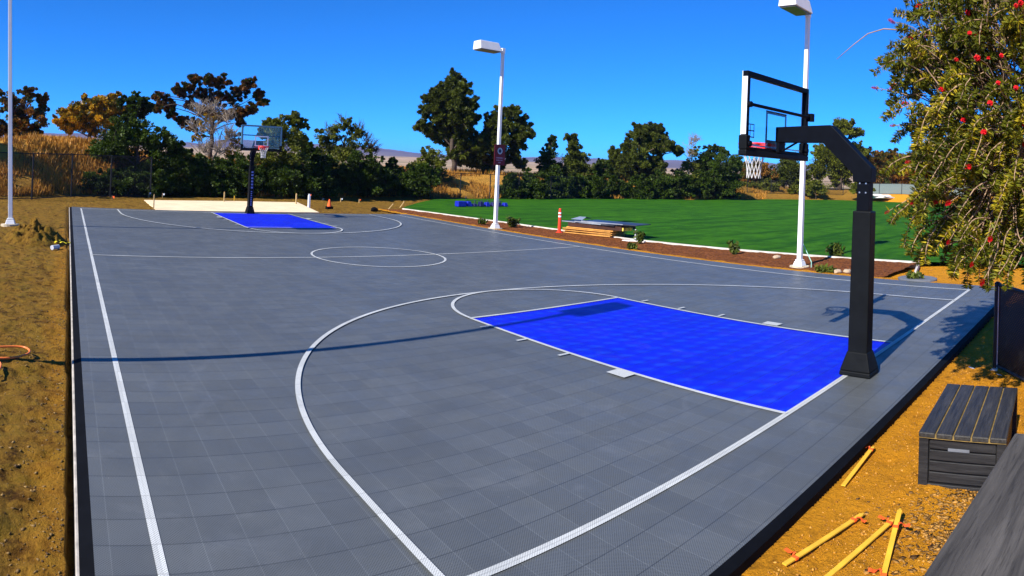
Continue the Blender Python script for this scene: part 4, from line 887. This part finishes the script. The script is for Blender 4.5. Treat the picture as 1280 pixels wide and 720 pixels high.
# left dirt: heap, pipe, ribbons, hose
def heap():
    g = G(43, 299, 0); n = 70; x = np.linspace(-1, 1, n); X, Y = np.meshgrid(x, x, indexing='ij'); r = np.hypot(X, Y)
    Z = 1.7*np.clip(1-r**1.6, 0, 1)*(1+.5*vn(X*4+9, Y*4))+fbm(X*9+3, Y*9, 4)*1.1*np.clip(1-r, 0, 1)-.25
    V = np.stack([g[0]+X*3.2, g[1]+Y*4.2, Z], -1).reshape(-1, 3); i, j = np.meshgrid(np.arange(n-1), np.arange(n-1), indexing='ij'); q = i*n+j; C = np.zeros((n*n, 3))
    o = npmesh('dirt_heap', V-np.array([g[0], g[1], 0]), np.stack([q, q+n, q+n+1, q+1], -1).reshape(-1, 4), 'ground_soil', smooth=True, loc=(g[0], g[1], -.05), attr=('zone', C)); tag(o, 'low dark heap of crumbled soil left of the court', 'dirt heap')
heap()
b = MB(); b.tube([G(65, 309.5, .05), G(73, 308.5, .05)], .20, 12); tag(b.build('pipe_piece', 'pipe_grey'), 'short grey pipe piece beside the soil heap', 'pipe')
for u, v, lab in ((66, 303, 'crumpled yellow ribbon on the soil heap edge'), (78, 306, 'yellow ribbon strip touching the left court edge')):
    g = G(u, v, 0); b = MB(); vv = []
    for i in range(12):
        s_ = i/11; vv += [(-.7+1.4*s_, .25*math.sin(5*s_), .05+.16*abs(math.sin(9*s_))), (-.7+1.4*s_, .22+.25*math.sin(5*s_+.6), .09+.12*abs(math.sin(7*s_+1)))]
    b.add(vv, [(2*i, 2*i+2, 2*i+3, 2*i+1) for i in range(11)]); tag(b.build('ribbon', 'flag_yellow', loc=(g[0], g[1], .05)), lab, 'ribbon', 'yellow ribbons on the dirt')
pts = [G(u, v, .06) for u, v in ((-60, 436), (-30, 434.5), (0, 433.5), (18, 433), (30, 434), (36, 437), (37, 440), (33, 443), (22, 446), (8, 447.5), (-8, 448), (-40, 452), (-30, 458), (-8, 453), (-2, 452), (1, 456), (-1, 462), (-8, 470))]
cp = []
for i in range(len(pts)-1):
    p0, p1, p2, p3 = pts[max(i-1, 0)], pts[i], pts[i+1], pts[min(i+2, len(pts)-1)]
    for k in range(6): t = k/6; cp.append(.5*((2*p1)+(-p0+p2)*t+(2*p0-5*p1+4*p2-p3)*t*t+(-p0+3*p1-3*p2+p3)*t**3))
tag(MB().tube(cp, .045, 8).build('hose', 'hose_orange', smooth=True), 'orange hose looped on the bare dirt at the left edge', 'hose')
# clods and chips
def scatter(name, label, cat, n, region, size, mat, flat=.6):
    S, T = region(n); Z = terr(S, T); n = len(S); P_ = np.stack([S, T, Z+size*.2], -1)
    oc = np.array([[1, 0, 0], [0, 1, 0], [-1, 0, 0], [0, -1, 0], [0, 0, 1], [0, 0, -1]], float); a = rng.random(n)*6.28; sz = size*(.35+rng.random(n)**2*1.3)
    X = oc[None]*np.stack([sz*1.3, sz*(.5+.5*rng.random(n)), sz*flat], -1)[:, None]; X = X*(1+.35*rng.normal(size=X.shape)); c, s_ = np.cos(a)[:, None], np.sin(a)[:, None]
    V = np.stack([X[..., 0]*c-X[..., 1]*s_, X[..., 0]*s_+X[..., 1]*c, X[..., 2]], -1)+P_[:, None]
    F = np.array([[0, 1, 4], [1, 2, 4], [2, 3, 4], [3, 0, 4], [1, 0, 5], [2, 1, 5], [3, 2, 5], [0, 3, 5]]); F = (F[None]+6*np.arange(n)[:, None, None]).reshape(-1, 3)
    kw = dict(attr=('tone', np.repeat(rng.random((n, 3)), 6, 0)))
    tag(npmesh(name, V.reshape(-1, 3), F, mat, **kw), label, cat, kind='stuff')
leaf_mat('clod_brown', (.05, .025, .008), (.28, .17, .05), .0); leaf_mat('clod_orange', (.25, .10, .01), (.62, .30, .05), .0)
scatter('soil_clods', 'brown soil clods and pebbles on the dirt left of the court', 'clods', 7000, lambda n: (-27.0-10*rng.random(n)**1.3, 1+ 88*rng.random(n)**1.5), .038, 'clod_brown')
scatter('soil_crumbs', 'orange soil crumbs on the dirt before the near baseline', 'crumbs', 7000, lambda n: (-20+27*rng.random(n), -3.8-5.*rng.random(n)), .028, 'clod_orange')
scatter('wood_chips', 'brown wood chips on the dirt beside the storage box', 'wood chips', 3200, lambda n: (lambda a, b_: (a, b_))(-10.6+1.3*rng.normal(size=n), -7.9+.95*rng.normal(size=n)), .06, 'chip', .15)

# ------------------------------------------------------------ air
b = MB(); b.box(-25000, 25000, -25000, 25000, -9, 520); hz = b.build('haze', 'white_paint'); hz.data.materials.clear()
hm = bpy.data.materials.new('air'); hm.use_nodes = True; ht = hm.node_tree; ht.nodes.remove(ht.nodes['Principled BSDF']); pv = ht.nodes.new('ShaderNodeVolumePrincipled')
pv.inputs['Color'].default_value = (.26, .38, .95, 1); pv.inputs['Density'].default_value = HAZE; ht.links.new(pv.outputs[0], ht.nodes['Material Output'].inputs['Volume']); hz.data.materials.append(hm); hz['kind'] = 'stuff'; hz['label'] = 'pale blue haze over the distant plain and hills'
# ------------------------------------------------------------ light, sky, camera
EL_, AZ = R(37.5), R(266)
w = bpy.data.worlds.new('World'); SC.world = w; w.use_nodes = True; nt = w.node_tree; bg = nt.nodes['Background']
sky = nt.nodes.new('ShaderNodeTexSky'); sky.sky_type = 'NISHITA'; sky.sun_disc = False; sky.sun_elevation = EL_; sky.sun_rotation = AZ; sky.altitude = 3000; sky.air_density = .7; sky.dust_density = .1; sky.ozone_density = 6.
hs = nt.nodes.new('ShaderNodeHueSaturation'); hs.inputs['Saturation'].default_value = 1.0; hs.inputs['Value'].default_value = 1.0
nt.links.new(sky.outputs[0], hs.inputs['Color']); 
mxn = nt.nodes.new('ShaderNodeMix'); mxn.data_type = 'RGBA'; mxn.blend_type = 'MULTIPLY'; mxn.inputs[0].default_value = 1; mxn.inputs[7].default_value = (.15, .90, 1.5, 1)
nt.links.new(hs.outputs[0], mxn.inputs[6]); nt.links.new(mxn.outputs[2], bg.inputs[0]); bg.inputs[1].default_value = .10
sl = bpy.data.lights.new('sun', 'SUN'); sl.energy = 5.0; sl.angle = R(.5); sl.color = (1., .95, .86); so = bpy.data.objects.new('sun', sl); COL.objects.link(so)
dl = Vector((math.cos(EL_), math.cos(EL_)*.072, -math.sin(EL_))); so.rotation_euler = dl.to_track_quat('-Z', 'Y').to_euler(); so.location = (0, 0, 30)

cd = bpy.data.cameras.new('camera'); cam = bpy.data.objects.new('camera', cd); COL.objects.link(cam); SC.camera = cam
cd.type = 'PANO'; cd.panorama_type = 'CENTRAL_CYLINDRICAL'
cd.central_cylindrical_range_u_min = -640/FP; cd.central_cylindrical_range_u_max = 640/FP
cd.central_cylindrical_range_v_min = -(720-V0)/FP; cd.central_cylindrical_range_v_max = V0/FP; cd.central_cylindrical_radius = 1.0
cd.clip_start = .05; cd.clip_end = 30000
mat = Matrix(((cR[0], cU[0], -cF[0], CAM[0]*FT), (cR[1], cU[1], -cF[1], CAM[1]*FT), (cR[2], cU[2], -cF[2], CAM[2]*FT), (0, 0, 0, 1))); cam.matrix_world = mat
SC.view_settings.view_transform = 'Standard'; SC.view_settings.look = 'None'; SC.view_settings.exposure = 0.72; SC.view_settings.gamma = 1
SC.cycles.max_bounces = 6; SC.cycles.transparent_max_bounces = 12; SC.cycles.use_denoising = True
